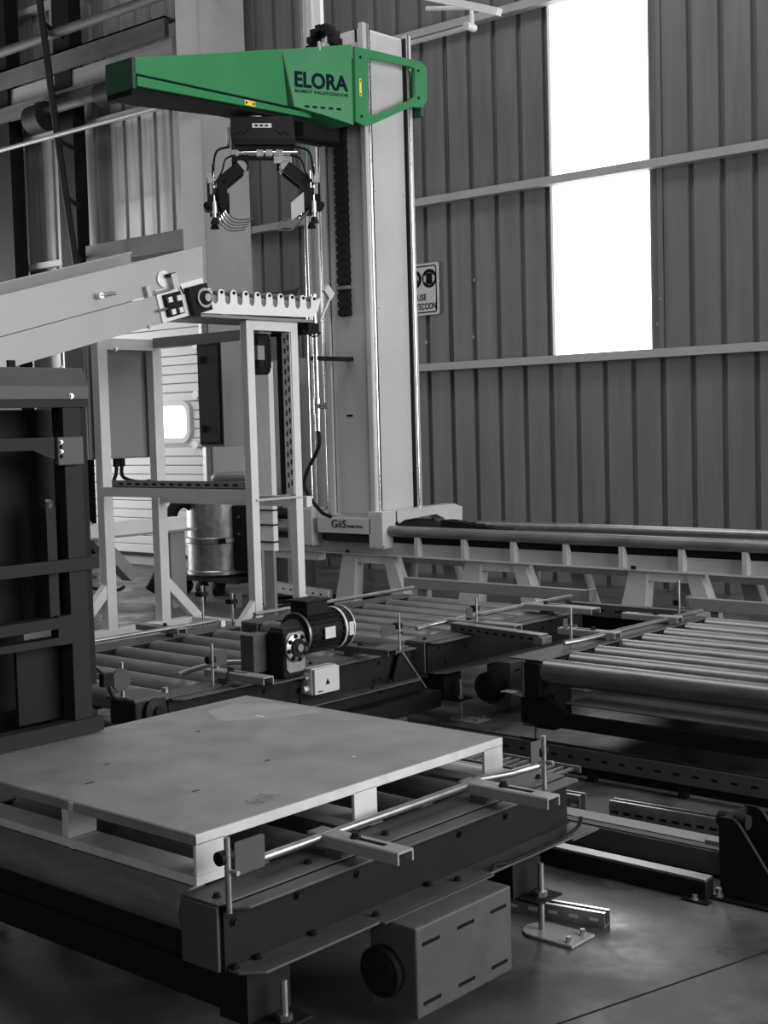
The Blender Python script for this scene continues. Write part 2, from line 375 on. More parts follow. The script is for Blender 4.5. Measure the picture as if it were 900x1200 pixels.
cc = thing('cable_chain', 'black cable chain lying along the gantry beam', 'cable chain', (-5.4, 8.36, .6))
for i in range(60):
    x = -6.75+i*.09
    MB().box(x, x+.082, 8.30, 8.42, .585 if i > 9 else .585+.09*(1-i/10), .64 if i > 9 else .64+.09*(1-i/10)).build('chain_link', RUBBER, cc)
bx('chain_trough', BLACK, cc, -6.1, -1.2, 8.28, 8.44, .57, .584)

# ================================================================== COLUMN + CARRIAGE
cx0, cx1, cy0, cy1, ct = -7.52, -7.08, 7.90, 8.41, 4.53
rc = thing('robot_column', 'tall pale square robot column with chrome edge rails on a white carriage', 'robot column', (-7.3, 8.15, .5))
MB().box(cx0, cx1, cy0, cy1, .80, ct).build('mast', LGREY, rc)
MB().box(cx1, cx1+.012, cy0+.06, cy1-.06, .83, ct-.02).build('side_panel', WHITE, rc)
MB().box(cx0+.09, cx1-.05, cy0-.01, cy0, .80, ct-.1).build('front_panel', WHITE, rc)
for x, y in ((cx1, cy0), (cx1, cy1), (cx0, cy0)):
    s_ = 1 if x == cx1 else -1
    MB().box(x-.012, x+.03, y-.03, y+.03, .78, ct+.03).build('corner_profile', ALU, rc)
    MB().cyl((x+.034, y+(.02 if y == cy0 else -.01), .78), (x+.034, y+(.02 if y == cy0 else -.01), ct+.03), .012, n=10).build('edge_rail', CHROME, rc)
    MB().box(x+.0, x+.034, y+(.032 if y == cy0 else -.05), y+(.05 if y == cy0 else -.032), .8, ct).build('edge_groove', MAGBL, rc)
MB().cyl((cx0-.045, cy0-.01, .8), (cx0-.045, cy0-.01, ct), .014, n=10).build('edge_rail', CHROME, rc)
for z in (1.3, 2.4, 3.3):
    for yy in (cy0+.09, cy1-.09): inst(bolt_mesh('rivet', .004, .004, MGREY), 'rivet', (cx1+.012, yy, z), rc, RX)
for xa in (cx0+.012, cx1-.075): bx('front_groove', MAGBL, rc, xa, xa+.022, cy0-.004, cy0+.001, .80, ct)
# cable chain recess on the front face
a = ony(394, 150, cy0); b = ony(413, 370, cy0)
MB().box(a.x+.02, b.x-.0, cy0-.05, cy0-.01, 2.35, 3.85).build('column_chain', RUBBER, rc)
for i in range(24):
    MB().box(a.x+.01, b.x+.01, cy0-.056, cy0-.012, 2.36+i*.062, 2.405+i*.062).build('chain_link', RUBBER, rc)
MB().box(a.x+.01, b.x+.02, cy0-.062, cy0-.01, 2.56, 2.585).build('chain_clip', GALV, rc)
p = ony(410, 487, cy0-.012); MB().box(p.x-.03, p.x+.03, cy0-.014, cy0-.01, p.z-.008, p.z+.008).build('small_print', INK, rc)
# chain loop above the arm
pts = [Vector((-7.37+.115*math.cos(t), 7.78, 4.43+.125*math.sin(t))) for t in [math.radians(a_) for a_ in range(200, -25, -15)]]
MB().tube(pts, .042, 8).build('chain_loop', RUBBER, rc)
for q in pts[1:-1:2]: MB().box(q.x-.024, q.x+.024, q.y-.06, q.y+.06, q.z-.024, q.z+.024).build('chain_link', RUBBER, rc)
# carriage
MB().box(-7.66, -7.08, 7.84, 7.89, .64, .765).build('front_plate', WHITE, rc, .004)
MB().box(-7.10, -6.955, 7.84, 8.02, .53, .82).build('carriage_block', WHITE, rc, .006)
MB().box(-8.0, -7.72, 7.84, 8.02, .53, .83).build('carriage_block', WHITE, rc, .006)
MB().prism([(8.0, .70), (8.0, .82), (8.74, .83), (8.84, .80), (8.84, .52), (8.74, .52), (8.60, .72), (8.5, .76), (8.1, .74)], 'x', -7.06, -6.955).build('carriage_side', WHITE, rc)
MB().prism([(8.0, .70), (8.0, .82), (8.74, .83), (8.84, .80), (8.84, .52), (8.74, .52), (8.60, .72), (8.5, .76), (8.1, .74)], 'x', -8.0, -7.9).build('carriage_side', WHITE, rc)
MB().box(-7.9, -7.06, 7.90, 8.7, .755, .80).build('carriage_deck', LGREY, rc)
MB().box(-7.60, -7.12, 7.86, 7.9, .57, .63).build('carriage_slot', BLACK, rc)
bx('stop_block', BLACK, rc, -7.0, -6.95, 7.99, 8.03, .705, .73)
lettering('lettering', 'GiiS', (-7.50, 7.8395, .685), (1, 0, 0), (0, 0, 1), .16, .062, INK, rc, .008)
lettering('lettering', 'ROBOTICA', (-7.325, 7.8395, .687), (1, 0, 0), (0, 0, 1), .16, .022, INK, rc, .02)
for x, y in ((373, 635), (383, 635), (438, 641), (450, 641)):
    p = ony(x, y, 7.84); inst(bolt_mesh('screw_small', .006, .006, MGREY), 'screw', p, rc, (math.pi/2, 0, 0))
# vertical profiles beside the column
MB().box(-8.02, -7.90, 8.2, 8.26, .80, 6.2).build('upright_profile', ALU, rc)
MB().box(-7.87, -7.80, 8.2, 8.24, .80, 6.2).build('upright_profile', BRIGHT, rc)
MB().cyl((-7.985, 8.165, .80), (-7.985, 8.165, 6.2), .03, n=12).build('upright_rod', CHROME, rc)
MB().cyl((-7.75, 8.165, .80), (-7.75, 8.165, 4.5), .026, n=12).build('upright_rod', CHROME, rc)
MB().box(-7.77, -7.66, 8.2, 8.26, .80, 4.55).build('upright_profile', MGREY, rc)
MB().box(-8.03, -7.64, 8.18, 8.3, 5.9, 6.0).build('head_plate', MGREY, rc)

# ================================================================== GREEN ARM
ga = thing('robot_arm', 'green tapered robot arm lettered ELORA, reaching out from the pale column', 'robot arm', (-7.3, 7.0, 3.75))
AX0, AX1 = -7.47, -7.18; YT, YS = 5.78, 7.155
side = [(YT, 3.84), (YS+.02, 3.845), (YS-.02, 4.248), (YT, 3.942)]
MB().prism(side, 'x', AX0, AX1).build('boom', GREEN, ga, .006)
MB().prism([(YT, 3.757), (YS+.25, 3.79), (YS+.25, 3.825), (YT, 3.822)], 'x', AX0-.02, AX1+.012).build('lower_rail', GREEN, ga, .004)
MB().prism([(YT+.02, 3.80), (YS+.2, 3.80), (YS+.2, 3.846), (YT+.02, 3.842)], 'x', AX0+.02, AX1-.018).build('rail_slot', NAVY, ga)
MB().box(AX0-.0, AX1+.0, YT-.03, YT+.0, 3.74, 3.945).build('end_cap', DKGREEN, ga, .006)
MB().prism([(YT-.02, 3.705), (YT+.35, 3.72), (6.75, 3.757), (YS+.35, 3.76), (YS+.35, 3.785), (YT-.02, 3.752)], 'x', AX0+.0, AX1-.03).build('belt_tray', RUBBER, ga)
# flared root panel
ca, sa = math.cos(math.radians(21.5)), math.sin(math.radians(21.5))
sx_, sy_ = -7.18, YS; ex, ey = -6.978, 7.667
vs = []
def onP(L, z): return (ex-sa*L, ey-ca*L, z)
rp = [onP(.575, 4.245), onP(0, 4.34), onP(0, 3.745), onP(.25, 3.80), onP(.49, 3.845)]
xb = -7.62
rp2 = [(AX0, sy_-.02, 4.25), (xb, ey, 4.34), (xb, ey, 3.745), (AX0-.07, sy_+.26, 3.80), (AX0-.02, sy_+.06, 3.845)]
n = 5; MB().add(rp+rp2, [list(range(n)), list(range(n, 2*n))]+[(i, (i+1) % n, n+(i+1) % n, n+i) for i in range(n)]).build('root_shell', GREEN, ga, .004)
nrm = Vector((ca, -sa, 0)); xd = Vector((sa, ca, 0))
def onpanel(L, z, out=.003): return Vector((ex, ey, z)) - xd*L + nrm*out
lettering('lettering', 'ELORA', onpanel(.475, 3.985, .003), xd, (0, 0, 1), .435, .118, NAVY, ga, .03)
lettering('lettering', 'ROBOT PALETIZADOR', onpanel(.475, 3.948, .003), xd, (0, 0, 1), .435, .022, NAVY, ga, .01)
for i in range(5):
    L = .40-i*.065; a = onpanel(L, 3.852, .001); b = onpanel(L-.035, 3.852, .001)
    MB().bar(a, b, .010, .014).build('vent_slot', NAVY, ga)
MB().bar(onpanel(.485, 3.85, .001), onpanel(.568, 4.235, .001), .008, .008, nrm).build('panel_seam', DKGREEN, ga)
# frame plates that embrace the column
def plate(pxs, X): return [(onx(x, y, X).y, onx(x, y, X).z) for x, y in pxs]
outer = plate([(412.7, 54.9), (445, 62.5), (490.7, 73.3), (496.7, 82), (497, 119.3), (492, 126.7), (478.7, 126), (430, 148), (424, 148.3), (414, 143.3)], ex)
inner = plate([(428, 72), (431.3, 68.7), (476, 78.7), (483, 81.5), (483.3, 110), (483, 114), (477.3, 118), (438.7, 134.7), (432.7, 135.7), (428, 130.7)], ex)
MB().ring(outer, inner, 'x', ex, ex+.03).build('frame_plate', GREEN, ga, .003)
MB().ring(outer, inner, 'x', xb-.03, xb).build('frame_plate', GREEN, ga, .003)
MB().box(xb, ex, 8.46, 8.50, 3.93, 4.30).build('rear_plate', DKGREEN, ga)
for x, y in ((422, 67), (490, 83), (490.5, 115), (423.5, 136.5)):
    inst(BOLT, 'bolt', onx(x, y, ex+.03), ga, RX)
p = onx(422, 92.5, ex+.03); q = onx(422, 112.5, ex+.03)
yl = MB().box(ex+.03, ex+.032, p.y-.012, p.y+.012, q.z, p.z).build('warning_label', YELLOW, ga)
for zz in (p.z-.015, q.z+.015): MB().box(ex+.032, ex+.0325, p.y-.006, p.y+.006, zz-.006, zz+.006).build('warning_mark', INK, yl)
a = onx(293, 121, AX1+.013)
yl = MB().box(AX1+.012, AX1+.014, a.y-.05, a.y+.05, a.z-.018, a.z+.018).build('warning_label', YELLOW, ga)
for dy in (-.035, .035): MB().box(AX1+.014, AX1+.0145, a.y+dy-.009, a.y+dy+.009, a.z-.008, a.z+.008).build('warning_mark', INK, yl)
MB().box(AX0+.05, AX1-.03, 7.36, 7.75, 3.66, 3.758).build('drive_cover', RUBBER, ga)
MB().cyl((-7.33, 7.4, 3.70), (-7.33, 7.78, 3.70), .05, n=12).build('drive_motor', BLACK, ga)
for yy in (7.42, 7.46): MB().box(-7.09, -7.07, yy-.006, yy+.006, 4.27, 4.335).build('hinge', WHITE, ga)
# carriage between arm and column
MB().box(xb+.04, ex-.04, 7.67, 7.86, 3.8, 4.25).build('arm_carriage', BLACK, ga)

# ================================================================== GRIPPER (local u, v, z)
gr = thing('bag_gripper', 'black clamp gripper with curved wire fingers hanging under the green arm', 'gripper', (-7.32, 7.03, 0), math.radians(48.9), local=True)
GZ = 3.742
def gz(py): return GZ-(py-136)/158.0
def gu(px): return (px-304)/158.0
MB().prism([(-.225, GZ), (.225, GZ), (.24, gz(165)+.0), (-.215, gz(165))], 'y', -.14, .10).build('housing', MAGBL, gr, .006)
MB().box(-.22, .24, -.145, .10, gz(168), gz(161.5)).build('housing_lip', BLACK, gr)
MB().box(-.255, -.228, -.10, .08, gz(165), gz(147)).build('side_plate', WHITE, gr)
MB().cyl((-.05, -.02, GZ), (-.05, -.02, GZ+.012), .09, n=16).build('swivel', STEEL, gr)
MB().box(-.07, .07, -.143, -.14, gz(149), gz(144)).build('name_plate', ALU, gr)
for k in range(3): MB().box(-.052+k*.037, -.03+k*.037, -.1445, -.143, gz(147.6), gz(145.6)).build('plate_print', INK, gr)
for s_ in (-1, 1):
    for k in range(2):
        u = s_*(.09+k*.05)
        MB().bar((u, -.141, gz(151)-.01*k), (u+s_*.055*-1*-1, -.141, gz(157)), .004, .010, (0, -1, 0)).build('vent_slot', INK, gr)
MB().box(-.20, .22, -.10, .06, gz(180), gz(168)).build('slide_beam', BLACK, gr)
MB().cyl((-.23, -.12, gz(177)), (.25, -.12, gz(177)), .018, n=12).build('slide_rod', CHROME, gr)
for u in (-.2, -.02, .045, .12): MB().box(u-.025, u+.025, -.15, -.09, gz(181), gz(174)).build('slide_block', GALV, gr)
MB().box(.08, .21, -.145, -.11, gz(189), gz(181)).build('slide_bracket', GALV, gr)
for s_ in (-1, 1):
    sh = Vector((s_*.162, -.04, gz(193))); el = Vector((s_*.305, -.04, gz(211))); wr = Vector((s_*.295, -.04, gz(236)))
    for v in (-.11, .05):
        d = Vector((0, v, 0))
        am = MB().bar(sh+d, el+d, .05, .085, (0, 0, 1)).build('arm_link', BLACK, gr, .006)
        MB().bar(el+d+Vector((0, 0, .02)), wr+d, .05, .07, (1, 0, 0)).build('wrist_link', BLACK, gr, .004)
        MB().cyl(sh+d+Vector((0, -.022, 0)), sh+d+Vector((0, .022, 0)), .035, n=16).build('pivot', STEEL, gr)
    MB().box(s_*.162-.06, s_*.162+.06, -.10, .04, gz(192), gz(180)).build('shoulder_block', BLACK, gr)
    MB().cyl(wr+Vector((0, -.13, 0)), wr+Vector((0, .13, 0)), .03, n=14).build('finger_shaft', BLACK, gr)
    for v in (-.14, .12):
        MB().cyl((s_*.36, v, gz(190)), (s_*.36, v, gz(232)), .011, n=10).build('air_cylinder', CHROME, gr)
        MB().cyl((s_*.36, v, gz(232)), (s_*.36, v, gz(245)), .02, n=10).build('clamp_knuckle', ALU, gr)
        MB().cyl((s_*.36, v, gz(257)), (s_*.36, v, gz(250)), .035, .018, n=14).build('suction_cup', RUBBER, gr)
        MB().cyl((s_*.36, v, gz(250)), (s_*.36, v, gz(243)), .012, n=8).build('cup_stem', STEEL, gr)
    MB().box(s_*.36-.035, s_*.36+.035, -.15, .13, gz(243), gz(224)).build('clamp_block', BLACK, gr, .004)
    MB().box(s_*.335-.03, s_*.335+.03, -.16, .14, gz(225), gz(217)).build('clamp_block', MAGBL, gr, .004)
    MB().cyl((s_*.40, -.15, gz(205)), (s_*.40, -.15, gz(238)), .010, n=8).build('air_line', RUBBER, gr)
    MB().cyl((s_*.41, -.12, gz(236)), (s_*.41, .02, gz(236)), .03, n=14).build('valve', BLACK, gr)
    MB().box(s_*.385-.02, s_*.385+.02, -.17, -.13, gz(212), gz(200)).build('valve', GALV, gr)
    MB().cyl((s_*.162, -.145, gz(193)), (s_*.162, -.135, gz(193)), .045, n=18).build('pivot_cap', STEEL, gr)
    MB().tube([(s_*.2, -.15, gz(180)), (s_*.27, -.19, gz(186)), (s_*.30, -.2, gz(200)), (s_*.36, -.18, gz(215))], .007, 6, 5).build('hose', RUBBER, gr)
    for k in range(5):
        v = -.12+k*.055
        st_ = Vector((s_*(-.02+.012*k) if s_ < 0 else s_*(.02-.012*k), 0, .022-.012*k))
        pts = [wr+st_+Vector((0, v+.04, 0)), wr+st_+Vector((s_*.005, v+.04, -.06)), wr+st_+Vector((-s_*.05, v+.04, -.115)), wr+st_+Vector((-s_*.12, v+.04, -.125)), wr+st_+Vector((-s_*.185, v+.04, -.115))]
        MB().tube(pts, .0055, 6, 4).build('finger', CHROME, gr)
    MB().tube([(s_*.24, -.12, gz(170)), (s_*.33, -.16, gz(176)), (s_*.36, -.17, gz(195)), (s_*.37, -.15, gz(212))], .009, 6, 5).build('hose', RUBBER, gr)
MB().prism([(gu(334), gz(235)), (gu(349), gz(223)), (gu(349), gz(245)), (gu(334), gz(255))], 'y', -.19, -.18).build('press_plate', WHITE, gr)
MB().cyl((-.27, -.02, gz(231)), (-.25, -.02, gz(231)), .075, n=18).build('press_pad', RUBBER, gr)
MB().cyl((.25, -.02, gz(236)), (.27, -.02, gz(236)), .07, n=18).build('press_pad', RUBBER, gr)
MB().bar((.265, -.185, gz(238)), (.265, -.04, gz(236)), .02, .02).build('pad_stem', STEEL, gr)

# ================================================================== TRESTLE FRAMES
def trestle(x, ys, top, wd, label, braces):
    t = thing('trestle_frame', label, 'frame', (x, sum(ys)/2, 0))
    for y in ys: MB().box(x-wd/2, x+wd/2, y-wd/2, y+wd/2, 0, top).build('post', LGREY, t, .004)
    y0 = ys[0]-.42; y1 = ys[1]+.36
    MB().box(x-wd/2-.002, x+wd/2+.002, y0, y1, 0, .085).build('base_beam', LGREY, t, .004)
    for y, s_ in ((ys[0], -1), (ys[1], 1)):
        MB().bar((x, y+s_*.0, .40), (x, y+s_*.34, .06), wd*.85, wd*.75, (1, 0, 0)).build('foot_brace', LGREY, t)
    return t
f1 = trestle(-7.9, (5.93, 6.42), 2.16, .082, 'pale grey trestle of thick posts beside the sectional door', True)
f2 = trestle(-6.3, (5.87, 6.26), 2.171, .062, 'pale grey trestle under the notched roller plate', True)
bx('top_rail', LGREY, f1, -7.94, -7.86, 5.97, 6.38, 2.08, 2.16); bx('top_rail', LGREY, f2, -6.33, -6.27, 5.9, 6.23, 2.11, 2.171)
lk = thing('cross_beam_frame', 'pale cross beams joining the two trestles', 'frame', (-7.1, 6.1, 0))
bx('mid_beam', LGREY, lk, -7.855, -6.335, 5.84, 5.90, 1.045, 1.11)
bx('mid_beam', LGREY, lk, -7.855, -6.335, 6.39, 6.44, .965, 1.035)
bx('base_link', LGREY, lk, -7.855, -6.335, 6.66, 6.74, 0, .085)
bx('top_beam', MGREY, lk, -7.855, -6.68, 6.38, 6.44, 2.10, 2.17)
MB().cyl((-6.265, 5.87, 1.04), (-6.265, 6.28, 1.04), .008, n=8).build('tie_bar', WHITE, lk)
# slotted plate on the post of the second trestle
pu = bx('slotted_plate', LGREY, f2, -6.345, -6.272, 6.216, 6.222, 1.06, 2.17)
for k in range(16):
    for dx in (0, .03): bx('slot', INK, pu, -6.325+dx, -6.314+dx, 6.2145, 6.2165, 1.10+k*.067+dx*.6, 1.135+k*.067+dx*.6)
bx('slot_backing', MAGBL, f2, -6.40, -6.347, 6.222, 6.232, 1.06, 2.17)
# perforated strut lying on the mid beam
ps = thing('slotted_strut', 'grey slotted strut lying on the cross beam', 'strut', (-7.2, 5.9, 1.11))
a = onx(170, 566, -7.7); MB().box(-7.7, -6.34, 5.845, 5.895, 1.111, 1.116).box(-7.7, -6.34, 5.845, 5.85, 1.111, 1.16).build('channel', MGREY, ps)
for k in range(14): bx('slot', INK, ps, -7.62+k*.09, -7.575+k*.09, 5.843, 5.8455, 1.13, 1.142)

# ================================================================== INCLINE CONVEYOR
ic = thing('incline_conveyor', 'large pale grey inclined belt conveyor with smooth side panels', 'conveyor', (-6.45, 4.0, 1.6))
TS = .2615
def zt(y): return 2.205+TS*(y-4.037)
def zs(y): return 2.010+TS*(y-4.03)
def zb(y): return 1.833+TS*(y-4.018)
YL = 1.4
MB().prism([(YL, zs(YL)), (5.43, zs(5.43)), (5.43, zt(5.43)), (YL, zt(YL))], 'x', -6.206, -6.19).build('guard_panel', INCL, ic)
MB().prism([(YL, zb(YL)), (5.14, zb(5.14)), (5.36, zs(5.36)-.14), (5.42, zs(5.42)-.004), (YL, zs(YL)-.004)], 'x', -6.204, -6.188).build('side_frame', INCL, ic)
MB().prism([(YL, zt(YL)), (5.43, zt(5.43)), (5.43, zt(5.43)+.016), (YL, zt(YL)+.016)], 'x', -6.24, -6.19).build('guard_lip', INCL, ic)
MB().prism([(YL, zb(YL)), (5.3, zb(5.3)), (5.3, zt(5.3)+.05), (YL, zt(YL)+.05)], 'x', -6.72, -6.706).build('guard_panel', INCL, ic)
MB().prism([(YL, zt(YL)+.05), (5.3, zt(5.3)+.05), (5.3, zt(5.3)+.06), (YL, zt(YL)+.06)], 'x', -6.74, -6.69).build('guard_lip', INCL, ic)
MB().prism([(YL, zs(YL)+.02), (5.38, zs(5.38)+.02), (5.38, zs(5.38)+.03), (YL, zs(YL)+.03)], 'x', -6.70, -6.21).build('belt', RUBBER, ic)
MB().prism([(YL, zb(YL)), (5.1, zb(5.1)), (5.1, zb(5.1)+.02), (YL, zb(YL)+.02)], 'x', -6.70, -6.21).build('pan', MGREY, ic)
for y in (1.55, 3.2):
    for x in (-6.70, -6.24): MB().box(x-.0, x+.035, y, y+.05, 0, zb(y)).build('support_leg', LGREY, ic)
# fittings on the side panel, in the tilted frame of the incline
ang = math.atan(TS)
RI = Matrix(((1, 0, 0), (0, math.cos(ang), -math.sin(ang)), (0, math.sin(ang), math.cos(ang))))
def inc(px, py, X=-6.188): return onx(px, py, X)
c = (inc(186, 353)+inc(238, 352))/2
bp = MB().obox(inc(213, 352)+Vector((.006, 0, 0)), (.012, .37, .19), RI).build('bearing_plate', BRIGHT, ic)
MB().obox(inc(200, 357)+Vector((.025, 0, 0)), (.03, .12, .13), RI).build('tensioner', BLACK, bp)
for k, (x, y) in enumerate(((193, 352), (197, 366), (203, 350), (206, 364))):
    MB().obox(inc(x, y)+Vector((.045, 0, 0)), (.02, .03, .03), RI).build('nut_block', ALU, bp)
MB().obox(inc(228, 351)+Vector((.03, 0, 0)), (.05, .15, .16), RI).build('bearing_housing', BLACK, bp)
q = inc(231, 350)
MB().cyl(q+Vector((.04, 0, 0)), q+Vector((.075, 0, 0)), .058, n=24).build('bearing_flange', STEEL, bp)
MB().cyl(q+Vector((.07, 0, 0)), q+Vector((.085, 0, 0)), .042, n=20).build('bearing_seal', RUBBER, bp)
MB().cyl(q+Vector((.08, 0, 0)), q+Vector((.10, 0, 0)), .024, n=16).build('shaft_end', STEEL, bp)
MB().cyl(inc(182, 365)+Vector((.03, 0, 0)), inc(205, 358)+Vector((.03, 0, 0)), .008, n=8).build('tension_screw', STEEL, bp)
q = inc(191, 327)
MB().cyl(q, q+Vector((.01, 0, 0)), .048, n=24).build('sensor_disc', ALU, ic)
MB().obox(inc(199, 330)+Vector((.03, 0, 0)), (.045, .045, .085), RI).build('sensor_body', WHITE, ic)
MB().obox(inc(196, 323)+Vector((.03, 0, 0)), (.03, .06, .02), RI).build('sensor_cap', BLACK, ic)
MB().tube([inc(201, 325)+Vector((.03, 0, 0)), inc(207, 336)+Vector((.03, 0, 0)), inc(212, 345)+Vector((.03, 0, 0))], .005, 6).build('sensor_cable', RUBBER, ic)
MB().cyl(inc(172, 346)+Vector((.02, 0, 0)), inc(198, 339)+Vector((.02, 0, 0)), .009, n=10).build('sensor_rod', STEEL, ic)
MB().obox(inc(171, 342)+Vector((.015, 0, 0)), (.03, .03, .06), RI).build('rod_clamp', WHITE, ic)
MB().cyl(inc(112, 347)+Vector((.03, 0, 0)), inc(131, 344)+Vector((.03, 0, 0)), .011, n=10).build('handle', STEEL, ic)
MB().cyl(inc(114, 347), inc(114, 347)+Vector((.04, 0, 0)), .018, n=12).build('handle_base', ALU, ic)
for x, y in ((174, 383), (72, 431), (135, 409)): inst(BOLTS, 'bolt', inc(x, y), ic, RX)

# ================================================================== NOTCHED ROLLER SECTION
nr = thing('notched_conveyor', 'short pale roller conveyor with scalloped side plates on the trestle', 'conveyor', (-6.45, 5.95, 2.19))
def notched(X, name='notched_plate'):
    y0, y1, zb0 = 5.40, 6.44, 2.192; sp = .1005; pts = [(y0, zb0), (y1-.05, zb0+.012), (y1, zb0+.06), (y1+.03, 2.335)]
    ny = 9; ytabs = [5.50+sp*k for k in range(10)]
    for k in range(9, -1, -1):
        yc = ytabs[k]; ztop = 2.345-.0*k
        if k < 9:
            yn = yc+sp/2      # notch to the right of this tab
            for a_ in range(0, 181, 30):
                t = math.radians(a_); pts.append((yn+.021*math.cos(t), 2.275-.021*math.sin(t)))
        for a_ in range(0, 181, 45):
            t = math.radians(a_); pts.append((yc+.026*math.cos(t), ztop-.026+.026*math.sin(t)))
    pts.append((y0, 2.36)); 
    return MB().prism(pts, 'x', X, X+.008).build(name, BRIGHT, nr), ytabs
pl, ytabs = notched(-6.232); pl2, _ = notched(-6.668)
rm = MB().cyl((-6.66, 0, 0), (-6.235, 0, 0), .026, n=14); rme = rm.mesh('slim_roller'); rme.materials.append(ROLLDK)
for yc in ytabs:
    inst(rme, 'roller', (0, yc, 2.318), nr).location.x = 6.45
    inst(BOLT, 'roller_bolt', (-6.224, yc, 2.325), nr, RX)
for k in range(9):
    inst(rme, 'roller', (0, 5.55+.1005*k, 2.283), nr).location.x = 6.45
bx('cross_member', MGREY, nr, -6.66, -6.232, 5.6, 5.66, 2.19, 2.23); bx('cross_member', MGREY, nr, -6.66, -6.232, 6.2, 6.26, 2.2, 2.24)
MB().prism([(5.62, 2.35), (6.05, 2.35), (6.62, 2.43), (6.66, 2.45), (6.60, 2.34), (5.62, 2.33)], 'x', -6.62, -6.60).build('end_guide', MAGBL, nr)
MB().prism([(6.52, 2.385), (6.555, 2.43), (6.615, 2.37), (6.575, 2.325)], 'x', -6.26, -6.235).build('end_plate', ALU, nr)
MB().cyl((-6.24, 6.57, 2.34), (-6.24, 6.47, 2.18), .010, n=8).build('end_rod', STEEL, nr)
MB().box(-6.6, -6.24, 6.36, 6.46, 2.10, 2.172).build('valve_bank', BLACK, nr)
MB().tube([(-6.24, 6.30, 2.12), (-6.23, 6.40, 2.08), (-6.24, 6.47, 2.11)], .006, 6, 4).build('air_hose', RUBBER, nr)
bx('drip_tray', MGREY, nr, -6.66, -6.235, 5.44, 6.40, 2.172, 2.190)
nm = thing('drive_motor', 'small black finned motor hanging under the scalloped roller conveyor', 'motor', (-6.45, 6.09, 1.8))
MB().lathe([(0, .07), (.02, .085), (.24, .085), (.26, .07)], (-6.45, 6.09, 1.84), (0, 0, 1), 20).build('motor_body', BLACK, nm)
for k in range(10):
    t = 2*math.pi*k/10; MB().box(-6.45+.085*math.cos(t)-.004, -6.45+.085*math.cos(t)+.004, 6.09+.085*math.sin(t)-.008, 6.09+.085*math.sin(t)+.008, 1.88, 2.07).build('fin', BLACK, nm)
MB().box(-6.50, -6.37, 6.04, 6.15, 2.10, 2.172).build('gearbox', GALV, nm)
MB().box(-6.38, -6.345, 6.00, 6.06, 1.93, 2.02).build('terminal_box', MGREY, nm)

# ================================================================== CABINETS
cb = thing('control_cabinet', 'grey hanging control cabinet with cables below, behind the thick posts', 'cabinet', (-8.1, 6.2, 1.3))
MB().box(-8.22, -7.985, 5.86, 6.45, 1.30, 2.14).build('body', CABIN, cb, .006)
bx('door', CABIN, cb, -7.985, -7.972, 5.87, 6.44, 1.31, 2.13)
bx('hanger_bracket', CABIN, cb, -8.26, -8.22, 5.9, 6.4, 1.5, 1.9)
for dy in (0, .05):
    MB().cyl((-8.08, 6.18+dy, 1.24), (-8.08, 6.18+dy, 1.30), .025, n=10).build('cable_gland', RUBBER, cb)
MB().tube([(-8.08, 6.18, 1.25), (-8.08, 6.17, 1.18), (-8.1, 6.12, 1.05), (-8.1, 6.05, .9)], .014, 8, 5).build('cable', RUBBER, cb)
MB().tube([(-8.08, 6.23, 1.25), (-8.08, 6.24, 1.16), (-8.02, 6.36, 1.12), (-7.95, 6.5, 1.14)], .014, 8, 5).build('cable', RUBBER, cb)
c2_ = thing('control_cabinet', 'tall grey cabinet with a dark framed door next to the sectional door', 'cabinet', (-8.4, 7.6, 0))
MB().box(-8.545, -8.26, 7.41, 7.85, 1.35, 2.20).build('body', CABIN, c2_, .005)
MB().box(-8.545, -8.27, 7.398, 7.41, 1.37, 2.19).build('door_gasket', RUBBER, c2_)
bx('door', MAGBL, c2_, -8.525, -8.29, 7.388, 7.398, 1.39, 2.17)
for z in (1.5, 2.06): bx('hinge', RUBBER, c2_, -8.51, -8.48, 7.376, 7.388, z-.03, z+.03)
bx('pedestal', LGREY, c2_, -8.26, -8.19, 7.78, 7.85, .012, 2.2); bx('base_plate', MGREY, c2_, -8.33, -8.12, 7.72, 7.9, 0, .012)
c3_ = thing('grey_panel', 'grey sheet panel standing behind the hanging motor', 'panel', (-7.9, 8.5, 0))
bx('sheet', CABIN, c3_, -8.95, -8.45, 8.60, 8.64, .05, 2.1); bx('stand', LGREY, c3_, -8.75, -8.70, 8.56, 8.60, 0, 1.9); bx('foot', LGREY, c3_, -8.9, -8.6, 8.5, 8.7, 0, .05)

# ================================================================== DUST EXTRACTOR
vc = thing('dust_extractor', 'steel drum dust extractor on castors with a thick black hose', 'vacuum', (-9.35, 8.3, 0))
VX, VY = -9.40, 8.30
MB().lathe([(0, .26), (.02, .285), (.05, .285), (.06, .275), (.30, .275), (.31, .29), (.35, .29), (.36, .275), (.70, .275), (.71, .285), (.74, .285), (.76, .26)], (VX, VY, .16), (0, 0, 1), 28).build('drum', GALV, vc)
MB().lathe([(0, .292), (.035, .292)], (VX, VY, .475), (0, 0, 1), 28).build('clamp_ring', STEEL, vc)
MB().obox((VX+.24, VY-.17, .49), (.04, .10, .05), Matrix.Identity(3)).build('clamp_latch', CHROME, vc)
MB().cyl((VX, VY, .92), (VX, VY, .97), .2, n=20).build('lid', MGREY, vc)
MB().tube([(VX+.02, VY, .97), (VX+.02, VY, 1.02), (VX+.1, VY-.04, 1.06), (VX+.36, VY+.1, 1.06)], .045, 10, 5).build('outlet_elbow', MGREY, vc)
MB().box(VX+.22, VX+.5, VY-.05, VY+.22, .22, .80).build('control_box', MAGBL, vc, .01)
for z in (.55, .70): inst(BOLTS, 'knob', (VX+.36, VY-.05, z), vc, (math.pi/2, 0, 0))
